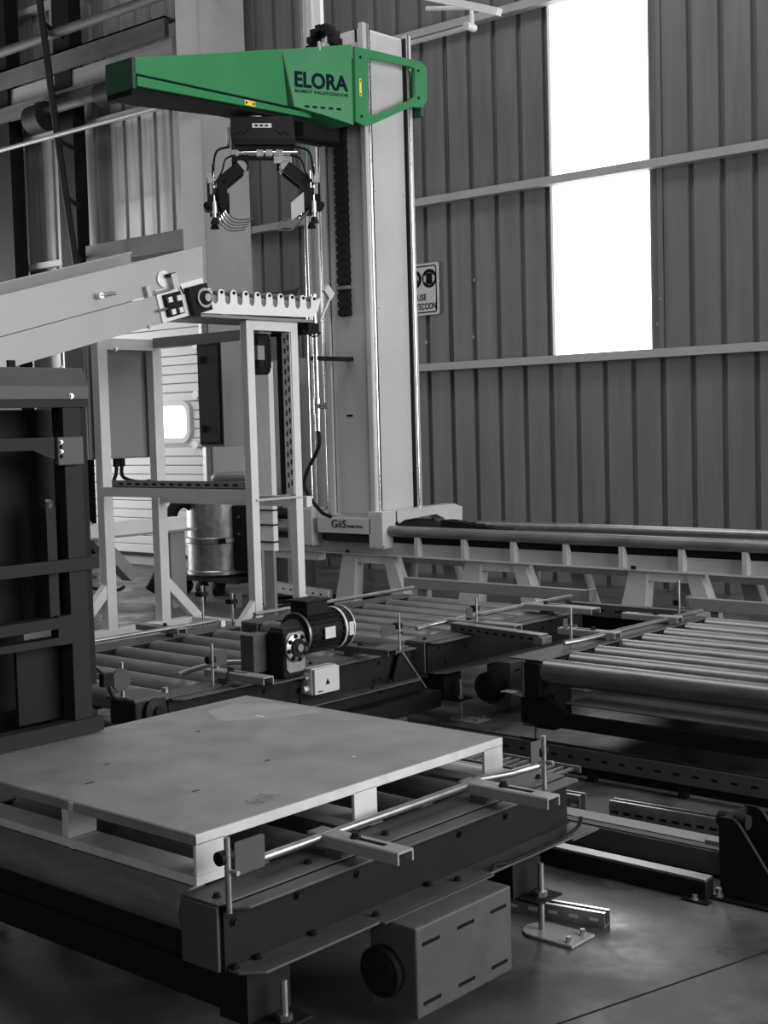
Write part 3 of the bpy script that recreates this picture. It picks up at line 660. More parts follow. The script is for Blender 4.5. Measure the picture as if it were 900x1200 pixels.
MB().box(VX-.3, VX+.5, VY-.24, VY+.24, .12, .16).build('trolley', MAGBL, vc)
for dx, dy in ((-.22, -.2), (.05, -.24), (.22, -.2), (.4, .15), (-.2, .2)):
    MB().cyl((VX+dx-.02, VY+dy, .065), (VX+dx+.02, VY+dy, .065), .065, n=16).box(VX+dx-.03, VX+dx+.03, VY+dy-.02, VY+dy+.02, .06, .12).build('castor', BLACK, vc)
h = [ony(x, y, Y_) for x, y, Y_ in ((228, 596, 8.1), (216, 588, 8.0), (203, 597, 7.9), (197, 625, 7.8), (194, 650, 7.7), (184, 678, 7.6), (176, 692, 7.55))]
MB().tube(h, .055, 12, 6).build('hose', RUBBER, vc)

# ================================================================== STEEL BENCH behind the trestles
bn = thing('steel_bench', 'grey steel channel bench on a box leg beside the dust extractor', 'bench', (-8.95, 7.0, 0))
bx('channel', LGREY, bn, -9.02, -8.87, 6.0, 7.48, .66, .76); bx('top_plate', MGREY, bn, -9.05, -8.82, 5.9, 7.56, .645, .66)
for y in (6.1, 7.32): bx('leg', MGREY, bn, -9.02, -8.88, y, y+.16, 0, .645)
MB().bar((-9.0, 6.25, 1.02), (-9.0, 6.98, .30), .10, .13, (1, 0, 0)).build('diagonal_brace', MGREY, bn)
MB().box(-9.05, -8.95, 6.15, 6.3, .76, 1.1).build('stub_post', MGREY, bn)
MB().tube([(-8.85, 6.25, .45), (-8.85, 6.45, .28), (-8.85, 6.7, .22), (-8.85, 6.8, .24)], .014, 6, 5).build('chain', BLACK, bn)
# vertical water pipe with tee and hose
wp = rc
P0 = ony(369, 376, 7.5); P1 = ony(373, 505, 7.5); P1.x = P0.x = (P0.x+P1.x)/2
MB().cyl(P0+Vector((0, 0, .2)), P1, .022, n=12).build('service_pipe', CHROME, wp)
tq = ony(372, 476, 7.5); MB().cyl((P0.x, 7.5, tq.z), (P0.x+.12, 7.5, tq.z), .024, n=10).build('pipe_tee', CHROME, wp)
MB().cyl((P0.x, 7.5, tq.z-.06), (P0.x, 7.5, tq.z+.06), .03, n=10).build('pipe_tee', CHROME, wp)
MB().tube([P1, P1+Vector((0, 0, -.12)), P1+Vector((-.14, 0, -.32)), P1+Vector((-.16, 0, -.45)), P1+Vector((-.02, .02, -.62)), P1+Vector((.08, .03, -.66))], .015, 8, 5).build('service_hose', RUBBER, wp)
bx('pipe_clamp', BLACK, wp, P0.x-.05, P0.x+.03, 7.49, 8.16, 2.0, 2.03)
# white cable duct strapped with black bands and rounded rail ends
cd = thing('cable_duct', 'pale upright cable duct strapped with dark bands', 'duct', (-8.0, 7.3, 0))
a = ony(306, 645, 7.3); b = ony(319, 580, 7.3)
bx('duct', LGREY, cd, a.x, b.x, 7.3, 7.35, a.z, 2.0); bx('stand', MGREY, cd, a.x+.02, b.x-.02, 7.31, 7.34, 0, a.z)
for y in (598, 615, 635): z = ony(312, y, 7.3).z; bx('band', BLACK, cd, a.x-.004, b.x+.004, 7.294, 7.356, z-.006, z+.006)
sr = gt
MB().prism([(-8.36, .50), (-8.36, .80), (-8.28, .84), (-8.1, .80), (-8.1, .52)], 'y', 8.12, 8.15).build('end_bracket', WHITE, sr)
MB().cyl((-8.42, 8.135, .76), (-8.05, 8.135, .76), .05, n=14).build('end_buffer', RUBBER, sr); bx('bracket_foot', WHITE, sr, -8.25, -8.15, 8.12, 8.16, 0, .5)
st = thing('slotted_rail', 'pale perforated rail lying near the floor under the gantry beam', 'rail', (-8.1, 7.6, .05))
a = onz(305, 684, .12); b = onz(387, 697, .12)
MB().bar((a.x, a.y, .115), (b.x, b.y, .115), .05, .09).build('channel', WHITE, st)
for k in range(9):
    q = a.lerp(b, (k+.7)/9.6); d = (b-a).normalized()
    MB().bar(q-d*.016+Vector((0, 0, -.005)), q+d*.016+Vector((0, 0, -.005)), .0515, .015).build('slot', INK, st)
for t in (.15, .85): q = a.lerp(b, t); MB().box(q.x-.02, q.x+.02, q.y-.02, q.y+.02, 0, .07).build('foot', BLACK, st)
for k in range(3):
    a = onz(300+k*8, 706+k*3, .015); b = onz(352, 700+k*4, .015); mid = (a+b)/2+Vector((-.12+.09*k, .1, 0))
    tag(MB().tube([a, mid, b, b+Vector((.4, .5, 0))], .014, 6, 6).build('floor_cable', RUBBER, off=a), ('thin black cable looping on the floor under the trestle', 'black cable bent on the floor beside the slotted rail', 'black floor cable closest to the roller conveyor rail')[k], 'cable')

# ================================================================== CONVEYOR MODULES
def roller_mesh(x0, x1, r=.057, material=ROLLER):
    mb = MB().cyl((x0, 0, 0), (x1, 0, 0), r, n=24); mb.cyl((x0-.012, 0, 0), (x0, 0, 0), .016, n=10); mb.cyl((x1, 0, 0), (x1+.012, 0, 0), .016, n=10)
    me = mb.mesh('roller'); me.materials.append(material); return me
def rail(t, xi, s_, y0, y1, cover=True, cm=None):
    """one side frame; xi = inner edge, s_ = +1 for the right-hand rail (X+), -1 for the left-hand rail"""
    def B(name, m_, a, b, *d): lo, hi = sorted((xi+s_*a, xi+s_*b)); return bx(name, m_, t, lo, hi, *d)
    cm = cm or DGREY
    if cover: MB().box(*sorted((xi, xi+s_*.128)), y0, y1, .414, .420).box(*sorted((xi, xi+s_*.128)), y0-.004, y0+.004, .262, .414).build('rail_cover', cm, t, .003)
    B('side_frame', BLACK, .002, .125, y0+.006, y1, .268, .413)
    def fl(name, a, b, z0, z1, ch, m_):
        p = [(xi+s_*a, y0+.02), (xi+s_*(b-ch), y0+.02), (xi+s_*b, y0+.02+ch), (xi+s_*b, y1-ch*.3), (xi+s_*(b-ch*.3), y1), (xi+s_*a, y1)]
        return MB().prism(p, 'z', z0, z1).build(name, m_, t, .002)
    fl('top_flange', .133, .182, .408, .415, .03, cm)
    fl('bottom_flange', .12, .215, .260, .267, .045, cm)
    B('web', BLACK, .125, .133, y0+.012, y1, .262, .412)
    return B
def foot(t, x, y, s_=1, legw=.07):
    bx('leg', BLACK, t, *sorted((x-s_*.15, x-s_*.05)), y-.07, y+.07, .10, .262)
    MB().box(*sorted((x-s_*.09, x+s_*.035)), y-.06, y+.06, .10, .107).build('foot_bracket', BLACK, t, .002)
    MB().cyl((x, y, .006), (x, y, .205), .0095, n=10).build('threaded_rod', STEEL, t)
    MB().cyl((x, y, .107), (x, y, .122), .019, n=6).build('lock_nut', STEEL, t)
    pts = [(x-.0+s_*(-.055)*math.cos(a_), y+.06*math.sin(a_)) for a_ in [math.radians(q) for q in range(-90, 91, 18)]]+[(x+s_*.145, y+.06), (x+s_*.145, y-.06)]
    MB().prism(pts, 'z', 0, .008).build('foot_plate', MGREY if s_ > 0 else DGREY, t, .002)
    for yy in (-.036, .036): inst(BOLTS, 'anchor_bolt', (x+s_*.118, y+yy, .008), t)
def ubracket(t, x0, x1, y, z=.47, wd=.06, h=.032, m_=None):
    p = [(y-wd/2, z-h), (y-wd/2, z-.004), (y-wd/2+.004, z), (y+wd/2-.004, z), (y+wd/2, z-.004), (y+wd/2, z-h), (y+wd/2-.006, z-h), (y+wd/2-.006, z-.007), (y-wd/2+.006, z-.007), (y-wd/2+.006, z-h)]
    b = MB().prism(p, 'x', x0, x1).build('guide_bracket', m_ or MGREY, t, .001)
    s_ = 1 if x1 > x0 else -1
    bx('slot', INK, b, *sorted((x0+s_*.15, x0+s_*.24)), y-.008, y+.008, z-.001, z+.0008)
    o = inst(BOLT, 'bracket_bolt', (x0+s_*.14, y, z), t); o.scale = (1.3, 1.3, 1.4)
    return b
def sensor(t, x, y, plate=None, ztop=.575, zc=.527, ang_=0., m_=None, rr=.0075):
    MB().cyl((x, y, .40), (x, y, ztop), rr, n=10).build('sensor_rod', STEEL, t)
    MB().cyl((x-.012, y-.018, zc), (x-.012, y+.02, zc), .017, n=12).build('clamp', BLACK, t)
    MB().cyl((x+.004, y+.004, zc-.03), (x+.03, y+.004, zc-.03), .006, n=8).build('thumb_screw', STEEL, t)
    if plate:
        y0, y1, z0, z1 = plate; 
        pts = rrect(y0, y1, z0, z1, .006, 2); MB().prism(pts, 'x', x-.006, x-.002).build('reflector_plate', m_ or DGREY, t)
def bolts(t, lst, kind=BOLT, sc=1.):
    for P_, rot in lst:
        o = inst(kind, 'bolt', P_, t, rot); o.scale = (sc, sc, sc)

# ---- near conveyor under the pallet
nc = thing('roller_conveyor', 'dark roller conveyor carrying the large pallet', 'conveyor', (-2.95, 2.7, 0))
XL1, XR1 = -3.47, -2.43
rail(nc, XR1, 1, 1.995, 3.40); rail(nc, XL1, -1, 1.995, 3.40)
rme1 = roller_mesh(XL1+.003, XR1-.003, .057, ROLLDK)
for k in range(7): inst(rme1, 'roller', (0, 2.045+k*.214, .3685), nc)
# bolts along the near rail
for y in (2.03, 2.33, 2.62, 3.10, 3.32): inst(BOLT, 'bolt', (-2.345, y, .420), nc)
for x, y in ((274, 1080), (348, 1049), (418, 1024), (538, 977), (592, 956)):
    P_ = onx(x, y, -2.297); P_.z = min(P_.z, .40); inst(BOLT, 'bolt', P_, nc, RX)
for x, y in ((298, 1122), (362, 1094), (253, 1127), (480, 1032)):
    P_ = onz(x, y, .267); P_.x = max(-2.285, min(-2.23, P_.x)); inst(BOLT, 'bolt', P_, nc)
for s_, x in ((1, -2.262), (-1, -3.64)):
    for y in (2.155, 3.205): foot(nc, x, y, s_)
MB().box(-3.60, -2.36, 2.10, 2.21, .11, .20).build('cross_member', BLACK, nc); MB().box(-3.60, -2.36, 3.15, 3.26, .11, .20).build('cross_member', BLACK, nc)
MB().box(XL1, XR1, 2.11, 2.116, .15, .30).build('end_apron', BLACK, nc)
ubracket(nc, -2.415, -2.11, 2.43, .472); ubracket(nc, -2.40, -2.09, 3.03, .472)
for y in (2.43, 3.03): bx('bracket_spacer', DGREY, nc, -2.36, -2.30, y-.025, y+.025, .42, .441)
gp = [(-2.372, 2.19, .462), (-2.372, 2.42, .462), (-2.372, 3.03, .462), (-2.385, 3.08, .462), (-2.35, 3.19, .462), (-2.335, 3.30, .462)]
MB().tube(gp, .0115, 10).build('guide_rod', STEEL, nc)
sensor(nc, -2.284, 2.014, (2.038, 2.132, .478, .556)); sensor(nc, -2.268, 3.242, (3.18, 3.235, .50, .565))
MB().tube([(-2.24, 3.39, .30), (-2.225, 3.34, .282), (-2.215, 3.2, .274), (-2.215, 3.0, .274), (-2.22, 2.93, .28), (-2.225, 2.905, .25)], .006, 6, 6).build('sensor_cable', RUBBER, nc)
bx('corner_gusset', DGREY, nc, -2.31, -2.21, 3.30, 3.44, .256, .262)
# motor cover under the rail
mc = MB().box(-2.275, -2.121, 2.472, 2.868, .03, .262).build('motor_cover', DGREY, nc, .006)
MB().prism([(-2.29, 2.45), (-2.26, 2.43), (-2.2, 2.45), (-2.2, 2.9), (-2.29, 2.9)], 'z', .2625, .2665).build('cover_flange', DGREY, mc)
for i in range(3):
    for z in (.215, .065):
        y = 2.495+i*.14; MB().box(-2.1225, -2.1195, y, y+.068, z-.0045, z+.0045).build('vent_slot', INK, mc)
for P_ in ((-2.25, 2.47, .266), (-2.25, 2.80, .266)): inst(BOLT, 'bolt', P_, nc)
MB().lathe([(0, .062), (.002, .064), (.05, .064)], (-2.225, 2.447, .135), (0, 1, 0), 24).build('fan_cowl', RUBBER, nc)
for k in range(4): MB().lathe([(0, .012+.013*k), (.003, .012+.013*k)], (-2.225, 2.445-.0006*k, .135), (0, 1, 0), 20).build('cowl_ring', RUBBER, nc)

# ---- pallet
pa = thing('pallet', 'large pale grey deck pallet resting on the near rollers', 'pallet', (-2.985, 2.64, .426))
PX0, PX1, PY0, PY1 = -3.55, -2.42, 2.035, 3.245
MB().box(PX0+.003, PX1-.003, PY0+.003, PY1-.003, .528, .5505).build('deck', PALTOP, pa, .002)
MB().box(PX1-.004, PX1, PY0, PY1, .524, .549).build('deck_edge', PALSIDE, pa, .001)
for xa, xb_ in ((PX0, -2.908), (-2.904, PX1)):
    MB().box(xa, xb_, PY0, PY0+.004, .524, .549).build('deck_edge', PALTOP, pa, .001)
    for y in (PY0, 2.585, PY1-.09): MB().box(xa, xb_, y, y+.088, .427, .449).build('bottom_board', PALSIDE, pa, .001)
for x, wd in ((PX1-.010, .010), (-2.951, .026), (PX0, .010)):
    for y in (PY0+.001, 2.585, PY1-.091):
        MB().box(x, x+wd, y, y+.09, .4495, .5275).build('block', PALSIDE, pa, .001)
MB().box(-2.915, -2.897, PY0-.003, PY0+.003, .427, .448).box(-2.915, -2.897, PY0-.003, PY0+.003, .525, .548).build('weld_bead', PALSIDE, pa)
wp_ = [(-3.46, 2.98), (-3.30, 2.90), (-3.17, 3.06), (-3.13, 3.19), (-3.22, 3.215), (-3.36, 3.21), (-3.42, 3.15), (-3.47, 3.10)]
MB().prism(wp_, 'z', .5505, .5508).build('scuffed_patch', mat('scuffed_deck', .235, .6, var=.16, scale=9), pa)
for x, y, L_ in ((-3.02, 2.16, .03), (-3.15, 2.32, .02), (-2.80, 2.62, .02), (-2.72, 2.28, .025), (-3.25, 2.75, .02)): MB().box(x, x+.006, y, y+L_, .5505, .5509).build('scratch_mark', INK, pa)
sc = [(-2.515+.022*math.cos(k*2.3)+random.gauss(0, .012), 2.345+.035*math.sin(k*1.7)+random.gauss(0, .015)) for k in range(34)]
MB().tube([(x, y, .5508) for x, y in sc], .0005, 4, 3).build('scribble_mark', CABIN, pa)
MB().box(-3.27, -3.23, 3.02, 3.035, .5506, .5512).build('paint_mark', WHITE, pa); MB().box(-2.63, -2.62, 2.80, 2.815, .5506, .551).build('paint_mark', WHITE, pa)

# ---- conveyor behind, next to the right-hand edge
rcv = thing('roller_conveyor', 'dark roller conveyor with shiny rollers in front of the gantry legs', 'conveyor', (-2.95, 5.75, 0))
YA, YB = 4.93, 6.52
bx('side_frame', BLACK, rcv, XL1-.082, XL1-.002, YA+.006, YB, .262, .413)
bx('web', DGREY, rcv, XL1-.09, XL1-.083, YA, YB, .258, .42)
bx('top_flange', DGREY, rcv, XL1-.175, XL1-.002, YA+.02, YB, .4205, .4265); bx('bottom_flange', DGREY, rcv, XL1-.165, XL1-.09, YA, YB, .252, .258)
XR3 = -2.10
rail(rcv, XR3, 1, YA, YB)
rme2 = roller_mesh(XL1+.003, XR3-.003, .057, ROLLER)
for k in range(8): inst(rme2, 'roller', (0, 4.995+k*.214, .372), rcv)
MB().prism([(-3.62, .12), (-3.62, .262), (-3.50, .262), (-3.36, .185), (-2.25, .185), (-2.11, .262), (-1.98, .262), (-1.98, .12)], 'y', 5.0, 5.03).build('cross_plate', BLACK, rcv)
MB().box(-3.6, -2.0, 6.2, 6.24, .12, .2).build('cross_plate', BLACK, rcv)
bx('drip_pan', DGREY, rcv, -3.45, -2.15, 5.1, 6.4, .205, .21)
for s_, x in ((-1, -3.60), (1, -1.93)):
    for y in (5.09, 6.3): foot(rcv, x, y, s_)
MB().tube([(-3.56, 5.27, .452), (-3.53, 5.36, .455), (-3.53, 6.0, .455), (-3.53, 6.54, .455)], .012, 10).build('guide_rod', STEEL, rcv)
for y in (5.6, 6.2): ubracket(rcv, -3.47, -3.80, y, .468)
for y in (5.6, 6.2): bx('bracket_spacer', DGREY, rcv, -3.58, -3.52, y-.025, y+.025, .42, .437)
sensor(rcv, -3.62, 5.42, (5.36, 5.40, .50, .55), .60, .54); sensor(rcv, -3.62, 6.46, None, .62, .50)
bx('end_lug', STEEL, rcv, -3.66, -3.59, 4.9, 4.955, .27, .275)

# ---- transfer car conveyor (line two, close)
XL2, XR2 = -5.47, -4.395
ta = thing('transfer_conveyor', 'dark roller conveyor on a transfer car with a geared motor on top', 'conveyor', (-4.95, 4.2, 0))
YC, YD = 3.46, 4.98
rail(ta, XR2, 1, YC, YD); rail(ta, XL2, -1, YC, YD)
rme3 = roller_mesh(XL2+.003, XR2-.003, .057, ROLLDK)
for k in range(7): inst(rme3, 'roller', (0, 3.53+k*.214, .3685), ta)
MB().tube([(-5.51, 3.5, .466), (-5.51, 4.83, .466)], .012, 10).build('guide_rod', STEEL, ta)
MB().tube([(-4.47, 3.70, .455), (-4.50, 3.80, .46), (-4.52, 3.98, .46), (-4.45, 4.05, .46)], .012, 10, 3).build('guide_rod', STEEL, ta)
MB().tube([(-4.45, 4.15, .455), (-4.45, 4.75, .455)], .012, 10).build('guide_rod', STEEL, ta)
ubracket(ta, -4.42, -4.05, 3.83, .472); ubracket(ta, -4.40, -4.06, 4.62, .472, m_=DGREY); ubracket(ta, -5.45, -5.80, 4.55, .468)
for y in (3.83, 4.62): bx('bracket_spacer', DGREY, ta, -4.34, -4.28, y-.025, y+.025, .42, .441)
bx('bracket_spacer', DGREY, ta, -5.56, -5.5, 4.53, 4.57, .42, .437)
sensor(ta, -4.30, 3.745, (3.76, 3.83, .50, .565), .60, .53, m_=DGREY); sensor(ta, -4.245, 4.885, (4.76, 4.86, .49, .54), .59, .53)
MB().tube([(-4.26, 3.80, .50), (-4.25, 3.78, .46), (-4.26, 3.76, .42)], .004, 6, 4).build('sensor_cable', RUBBER, ta)
for y in (5.0, 5.22):
    pass
# car frame with triangular gusset plates
MB().prism([(3.5, .12), (3.5, .255), (4.80, .255), (4.86, .40), (4.9, .40), (5.05, .20), (5.05, .12)], 'x', -4.235, -4.228).build('gusset_plate', BLACK, ta)
MB().box(-4.24, -4.14, 3.45, 5.06, .12, .20).build('car_beam', BLACK, ta)
MB().bar((-4.225, 4.88, .405), (-4.225, 5.05, .205), .01, .006, (1, 0, 0)).build('gusset_edge', STEEL, ta)
MB().box(-5.62, -5.52, 3.45, 5.06, .12, .20).build('car_beam', BLACK, ta)
for y in (3.6, 4.85): bx('car_cross_beam', BLACK, ta, -5.52, -4.24, y-.05, y+.05, .12, .20)
for x in (-5.57, -4.19):
    for y in (3.74, 4.78): MB().cyl((x-.03, y, .085), (x+.03, y, .085), .05, n=18).build('wheel', STEEL, ta)
bx('post_leg', LGREY, ta, -5.57, -5.54, 4.90, 4.93, .42, .455)
bolts(ta, [((-4.262, y, z), RX) for y, z in ((3.70, .30), (4.0, .36), (4.45, .38), (4.75, .37), (4.45, .31))])
bolts(ta, [((-4.227, 4.72, .30), RX), ((-4.227, 4.78, .28), RX), ((-4.227, 4.72, .24), RX), ((-4.227, 4.66, .27), RX)])
for y in (3.52, 4.35): inst(BOLT, 'bolt', (-4.32, y, .42), ta)
# junction box
jb = bx('junction_box', LGREY, ta, -4.262, -4.20, 4.235, 4.40, .305, .425, bev=.006)
bx('box_lid', WHITE, ta, -4.20, -4.185, 4.238, 4.397, .308, .422, bev=.004)
MB().prism([(4.305, .347), (4.333, .347), (4.319, .374)], 'x', -4.1845, -4.184).build('warning_triangle', INK, jb)
MB().box(-4.1845, -4.184, 4.255, 4.288, .318, .323).build('box_print', INK, jb)
for z in (.335, .39): MB().cyl((-4.23, 4.205, z), (-4.23, 4.235, z), .014, n=10).build('cable_gland', ALU, ta)
MB().tube([(-4.21, 4.20, .39), (-4.19, 4.16, .37), (-4.19, 4.15, .30), (-4.21, 4.16, .24)], .007, 6, 5).build('motor_cable', RUBBER, ta)
# geared motor on the rail
gm = thing('geared_motor', 'black finned electric motor with a round-flanged gearbox on the transfer conveyor', 'motor', (-4.3, 4.2, .42))
MB().box(-4.30, -4.215, 3.905, 4.005, .455, .617).build('chain_guard', DGREY, gm, .004)
MB().box(-4.33, -4.10, 3.90, 4.12, .4205, .4275).build('mount_plate', DGREY, gm); bx('guard_foot', BLACK, gm, -4.30, -4.22, 3.92, 4.0, .427, .456)
MB().box(-4.215, -4.105, 3.975, 4.10, .43, .635).build('gearbox', BLACK, gm, .012)
MB().box(-4.20, -4.12, 3.985, 4.09, .63, .645).build('gearbox_top', MAGBL, gm, .006)
MB().prism([(4.00, .455), (4.08, .455), (4.095, .47), (4.095, .61), (4.08, .625), (4.0, .625), (3.985, .61), (3.985, .47)], 'x', -4.106, -4.098).build('gearbox_face', STEEL, gm)
MB().lathe([(0, .062), (.010, .062), (.014, .054)], (-4.098, 4.038, .56), (1, 0, 0), 28).build('output_flange', STEEL, gm)
MB().lathe([(0, .040), (.016, .038)], (-4.09, 4.038, .56), (1, 0, 0), 20).build('bearing_seal', BLACK, gm)
MB().lathe([(0, .018), (.024, .016)], (-4.088, 4.038, .56), (1, 0, 0), 16).build('output_shaft', STEEL, gm)
for k in range(8):
    t = 2*math.pi*k/8+.2; inst(BOLT, 'bolt', (-4.086, 4.038+.051*math.cos(t), .56+.051*math.sin(t)), gm, RX)
MO = Vector((-4.23, 4.16, .588)); MD = Vector((0, 1, 0))
MB().lathe([(-.06, .05), (0, .07), (.005, .092), (.022, .094), (.035, .078)], MO, MD, 28).build('motor_flange', BLACK, gm)
MB().lathe([(.0, .0955), (.012, .0955)], MO+MD*.006, MD, 28).build('flange_rim', STEEL, gm)
MB().lathe([(0, .084), (.20, .084)], MO+MD*.03, MD, 28).build('motor_body', BLACK, gm)
for k in range(22):
    t = 2*math.pi*k/22
    a_ = MD.orthogonal().normalized(); b_ = MD.cross(a_); dd = a_*math.cos(t)+b_*math.sin(t)
    MB().bar(MO+MD*.04+dd*.088, MO+MD*.225+dd*.088, .004, .016, dd).build('cooling_fin', BLACK, gm)
MB().lathe([(0, .094), (.07, .094), (.09, .08), (.093, .05)], MO+MD*.23, MD, 28).build('fan_cowl', BLACK, gm)
MB().lathe([(0, .0955), (.012, .0955)], MO+MD*.24, MD, 28).build('cowl_band', ALU, gm)
MB().lathe([(0, .0955), (.006, .0955)], MO+MD*.295, MD, 28).build('cowl_band', ALU, gm)
side_ = MD.cross(Vector((0, 0, 1))).normalized()
if side_.x < 0: side_ = -side_
RM = Matrix((MD, side_, Vector((0, 0, 1)))).transposed()
MB().obox(MO+MD*.13+side_*.099, (.065, .004, .05), RM).build('rating_plate', ALU, gm)
MB().obox(MO+MD*.272+side_*.095, (.03, .004, .06), RM).build('cowl_label', WHITE, gm)
MB().obox(MO+MD*.10+Vector((0, 0, .108)), (.13, .11, .06), RM).build('terminal_box', BLACK, gm, .006)
MB().obox(MO+MD*.10+Vector((0, 0, .142)), (.155, .125, .012), RM).build('terminal_lid', BLACK, gm, .004)
bx('motor_foot', BLACK, gm, -4.29, -4.21, 4.16, 4.20, .4205, .50)

# ---- second module of line two
tb = thing('roller_conveyor', 'dark roller conveyor beyond the transfer car, beneath the gantry column', 'conveyor', (-4.95, 5.8, 0))
YE, YF = 5.10, 6.50
rail(tb, XR2, 1, YE, YF); rail(tb, XL2, -1, YE, YF)
for k in range(7): inst(rme3, 'roller', (0, 5.17+k*.208, .3685), tb)
MB().tube([(-5.51, 5.12, .466), (-5.51, 6.49, .466)], .012, 10).build('guide_rod', STEEL, tb)
MB().tube([(-4.47, 5.28, .445), (-4.46, 5.40, .455), (-4.44, 5.55, .46), (-4.44, 6.66, .46)], .012, 10, 3).build('guide_rod', STEEL, tb)
ubracket(tb, -4.46, -4.0, 5.52, .474); ubracket(tb, -4.46, -3.99, 6.22, .474, wd=.09)
for y in (5.52, 6.22): bx('bracket_spacer', DGREY, tb, -4.34, -4.28, y-.025, y+.025, .42, .443)
sensor(tb, -4.25, 5.50, (5.42, 5.47, .50, .55), .60, .54)
for s_, x in ((1, -4.225), (-1, -5.64)):
    for y in (5.32, 6.3): foot(tb, x, y, s_)
bx('cross_member', BLACK, tb, -5.6, -4.33, 5.27, 5.37, .11, .20); bx('cross_member', BLACK, tb, -5.6, -4.33, 6.25, 6.35, .11, .20)
mc = MB().box(-4.25, -4.095, 5.575, 5.97, .03, .262).build('motor_cover', DGREY, tb, .006)
for i in range(3): MB().box(-4.0955, -4.094, 5.60+i*.13, 5.66+i*.13, .212, .219).build('vent_slot', INK, mc)
MB().lathe([(0, .055), (.012, .075), (.1, .075)], (-4.19, 5.475, .14), (0, 1, 0), 24).build('fan_cowl', BLACK, tb)
for y in (5.16, 5.75): inst(BOLT, 'bolt', (-4.32, y, .42), tb)
bolts(tb, [((-4.262, y, z), RX) for y, z in ((5.2, .38), (5.25, .30), (5.42, .36), (5.75, .37), (6.1, .36))])
# cable channel crossing between the lines
ck = thing('cable_channel', 'grey slotted cable channel bridging the two conveyor lines', 'channel', (-4.0, 5.35, .4))
a = onz(533, 737, .43); b = onz(637, 752, .43)
MB().bar((a.x, a.y, .443), (b.x, b.y, .443), .06, .04).build('channel', DGREY, ck); MB().bar((a.x, a.y, .4645), (b.x, b.y, .4645), .064, .003).build('cover_strip', GALV, ck)
d = (b-a).normalized()
for k in range(9): q = a.lerp(b, .12+k*.095); MB().bar((q.x, q.y, .441), (q.x+d.x*.03, q.y+d.y*.03, .441), .0615, .010).build('slot', INK, ck)
MB().box(b.x-.03, b.x+.02, b.y-.04, b.y+.04, .422, .455).build('end_bracket', STEEL, ck)

cz = thing('cross_channel', 'dark slotted channel joining the conveyor ends below the guard bars', 'channel', (-4.0, 6.68, 0))
bx('channel', DGREY, cz, -4.44, -3.66, 6.62, 6.68, .36, .43); bx('apron', BLACK, cz, -4.44, -3.66, 6.68, 6.69, .10, .40)
for k in range(6): bx('slot', INK, cz, -4.36+k*.12, -4.31+k*.12, 6.618, 6.621, .39, .402)
for x in (-4.42, -3.72): bx('leg', BLACK, cz, x, x+.05, 6.63, 6.68, 0, .36)

# ---- small gearbox unit between the pallet conveyor and the transfer car
gx = thing('gear_unit', 'small bare steel gear unit with a sensor at the transfer conveyor end', 'gear unit', (-4.3, 3.2, 0))
q = onz(160, 828, .40)
gx0, gy0 = q.x, q.y
MB().box(gx0-.10, gx0+.07, gy0-.06, gy0+.10, .33, .43).build('housing', MAGBL, gx, .01)
MB().box(gx0-.11, gx0+.08, gy0-.07, gy0+.11, .43, .445).build('top_plate', DGREY, gx, .004)
MB().lathe([(0, .055), (.02, .055), (.03, .03)], (gx0+.07, gy0+.03, .385), (1, 0, 0), 20).build('flange', MAGBL, gx)
MB().lathe([(0, .028), (.035, .024)], (gx0+.08, gy0+.03, .385), (1, 0, 0), 16).build('hub', BLACK, gx)
MB().cyl((gx0+.03, gy0+.125, .36), (gx0+.03, gy0+.125, .46), .014, n=10).build('pin', STEEL, gx)
MB().cyl((gx0-.02, gy0-.05, .41), (gx0-.02, gy0-.05, .585), .009, n=10).build('sensor_rod', STEEL, gx)
MB().cyl((gx0-.01, gy0-.07, .52), (gx0+.005, gy0-.07, .52), .045, n=18).build('reflector', DGREY, gx)
MB().obox((gx0-.0, gy0-.14, .53), (.03, .05, .05), Matrix.Identity(3)).build('sensor_body', BLACK, gx)
MB().tube([(gx0, gy0-.14, .53), (gx0+.01, gy0-.12, .46), (gx0+.02, gy0-.06, .44), (gx0+.03, gy0-.02, .42)], .007, 6, 5).build('cable', RUBBER, gx)
MB().tube([(gx0-.0, gy0-.15, .55), (gx0-.02, gy0-.20, .60), (gx0-.02, gy0-.26, .66)], .006, 6, 4).build('cable', RUBBER, gx)
MB().box(gx0-.07, gx0+.04, gy0-.03, gy0+.07, 0, .33).build('pedestal', BLACK, gx)

# ================================================================== PALLET MAGAZINE (left edge)
pm = thing('pallet_magazine', 'black steel pallet magazine frame with cross bars and a hooded top', 'machine', (-3.9, 2.0, 0))
MX = -3.5; Y0m = 1.15; Y1m = 2.585
bx('base_bar', MAGBL, pm, MX-.05, MX, Y0m, 2.588, .556, .603)
MB().prism([(MX, 1.601), (MX, 1.642), (MX-.03, 1.70), (MX-.30, 1.70), (MX-.30, 1.601)], 'y', Y0m, 2.583).build('hood', DGREY, pm, .003)
bx('hood_lip', MAGBL, pm, MX-.05, MX-.006, Y0m, 2.583, 1.578, 1.601)
o = inst(BOLTS, 'bolt', (MX, 2.515, 1.612), pm, RX); o.scale = (.7, .7, .5)
bx('post', MAGBL, pm, MX-.07, MX-.012, 2.49, 2.555, .603, 1.58)
bx('post', BLACK, pm, MX-.10, MX-.03, 2.558, 2.588, .70, 1.60)
bx('cross_bar', MAGBL, pm, MX-.012, MX+.006, Y0m, 2.592, 1.072, 1.11)
bx('cross_bar', MAGBL, pm, MX-.06, MX-.006, Y0m, 2.495, .898, .932); bx('cross_bar', MAGBL, pm, MX-.06, MX-.006, Y0m, 2.495, .848, .870)
bx('bar_web', MAGBL, pm, MX-.05, MX-.01, 2.44, 2.495, .845, .935)
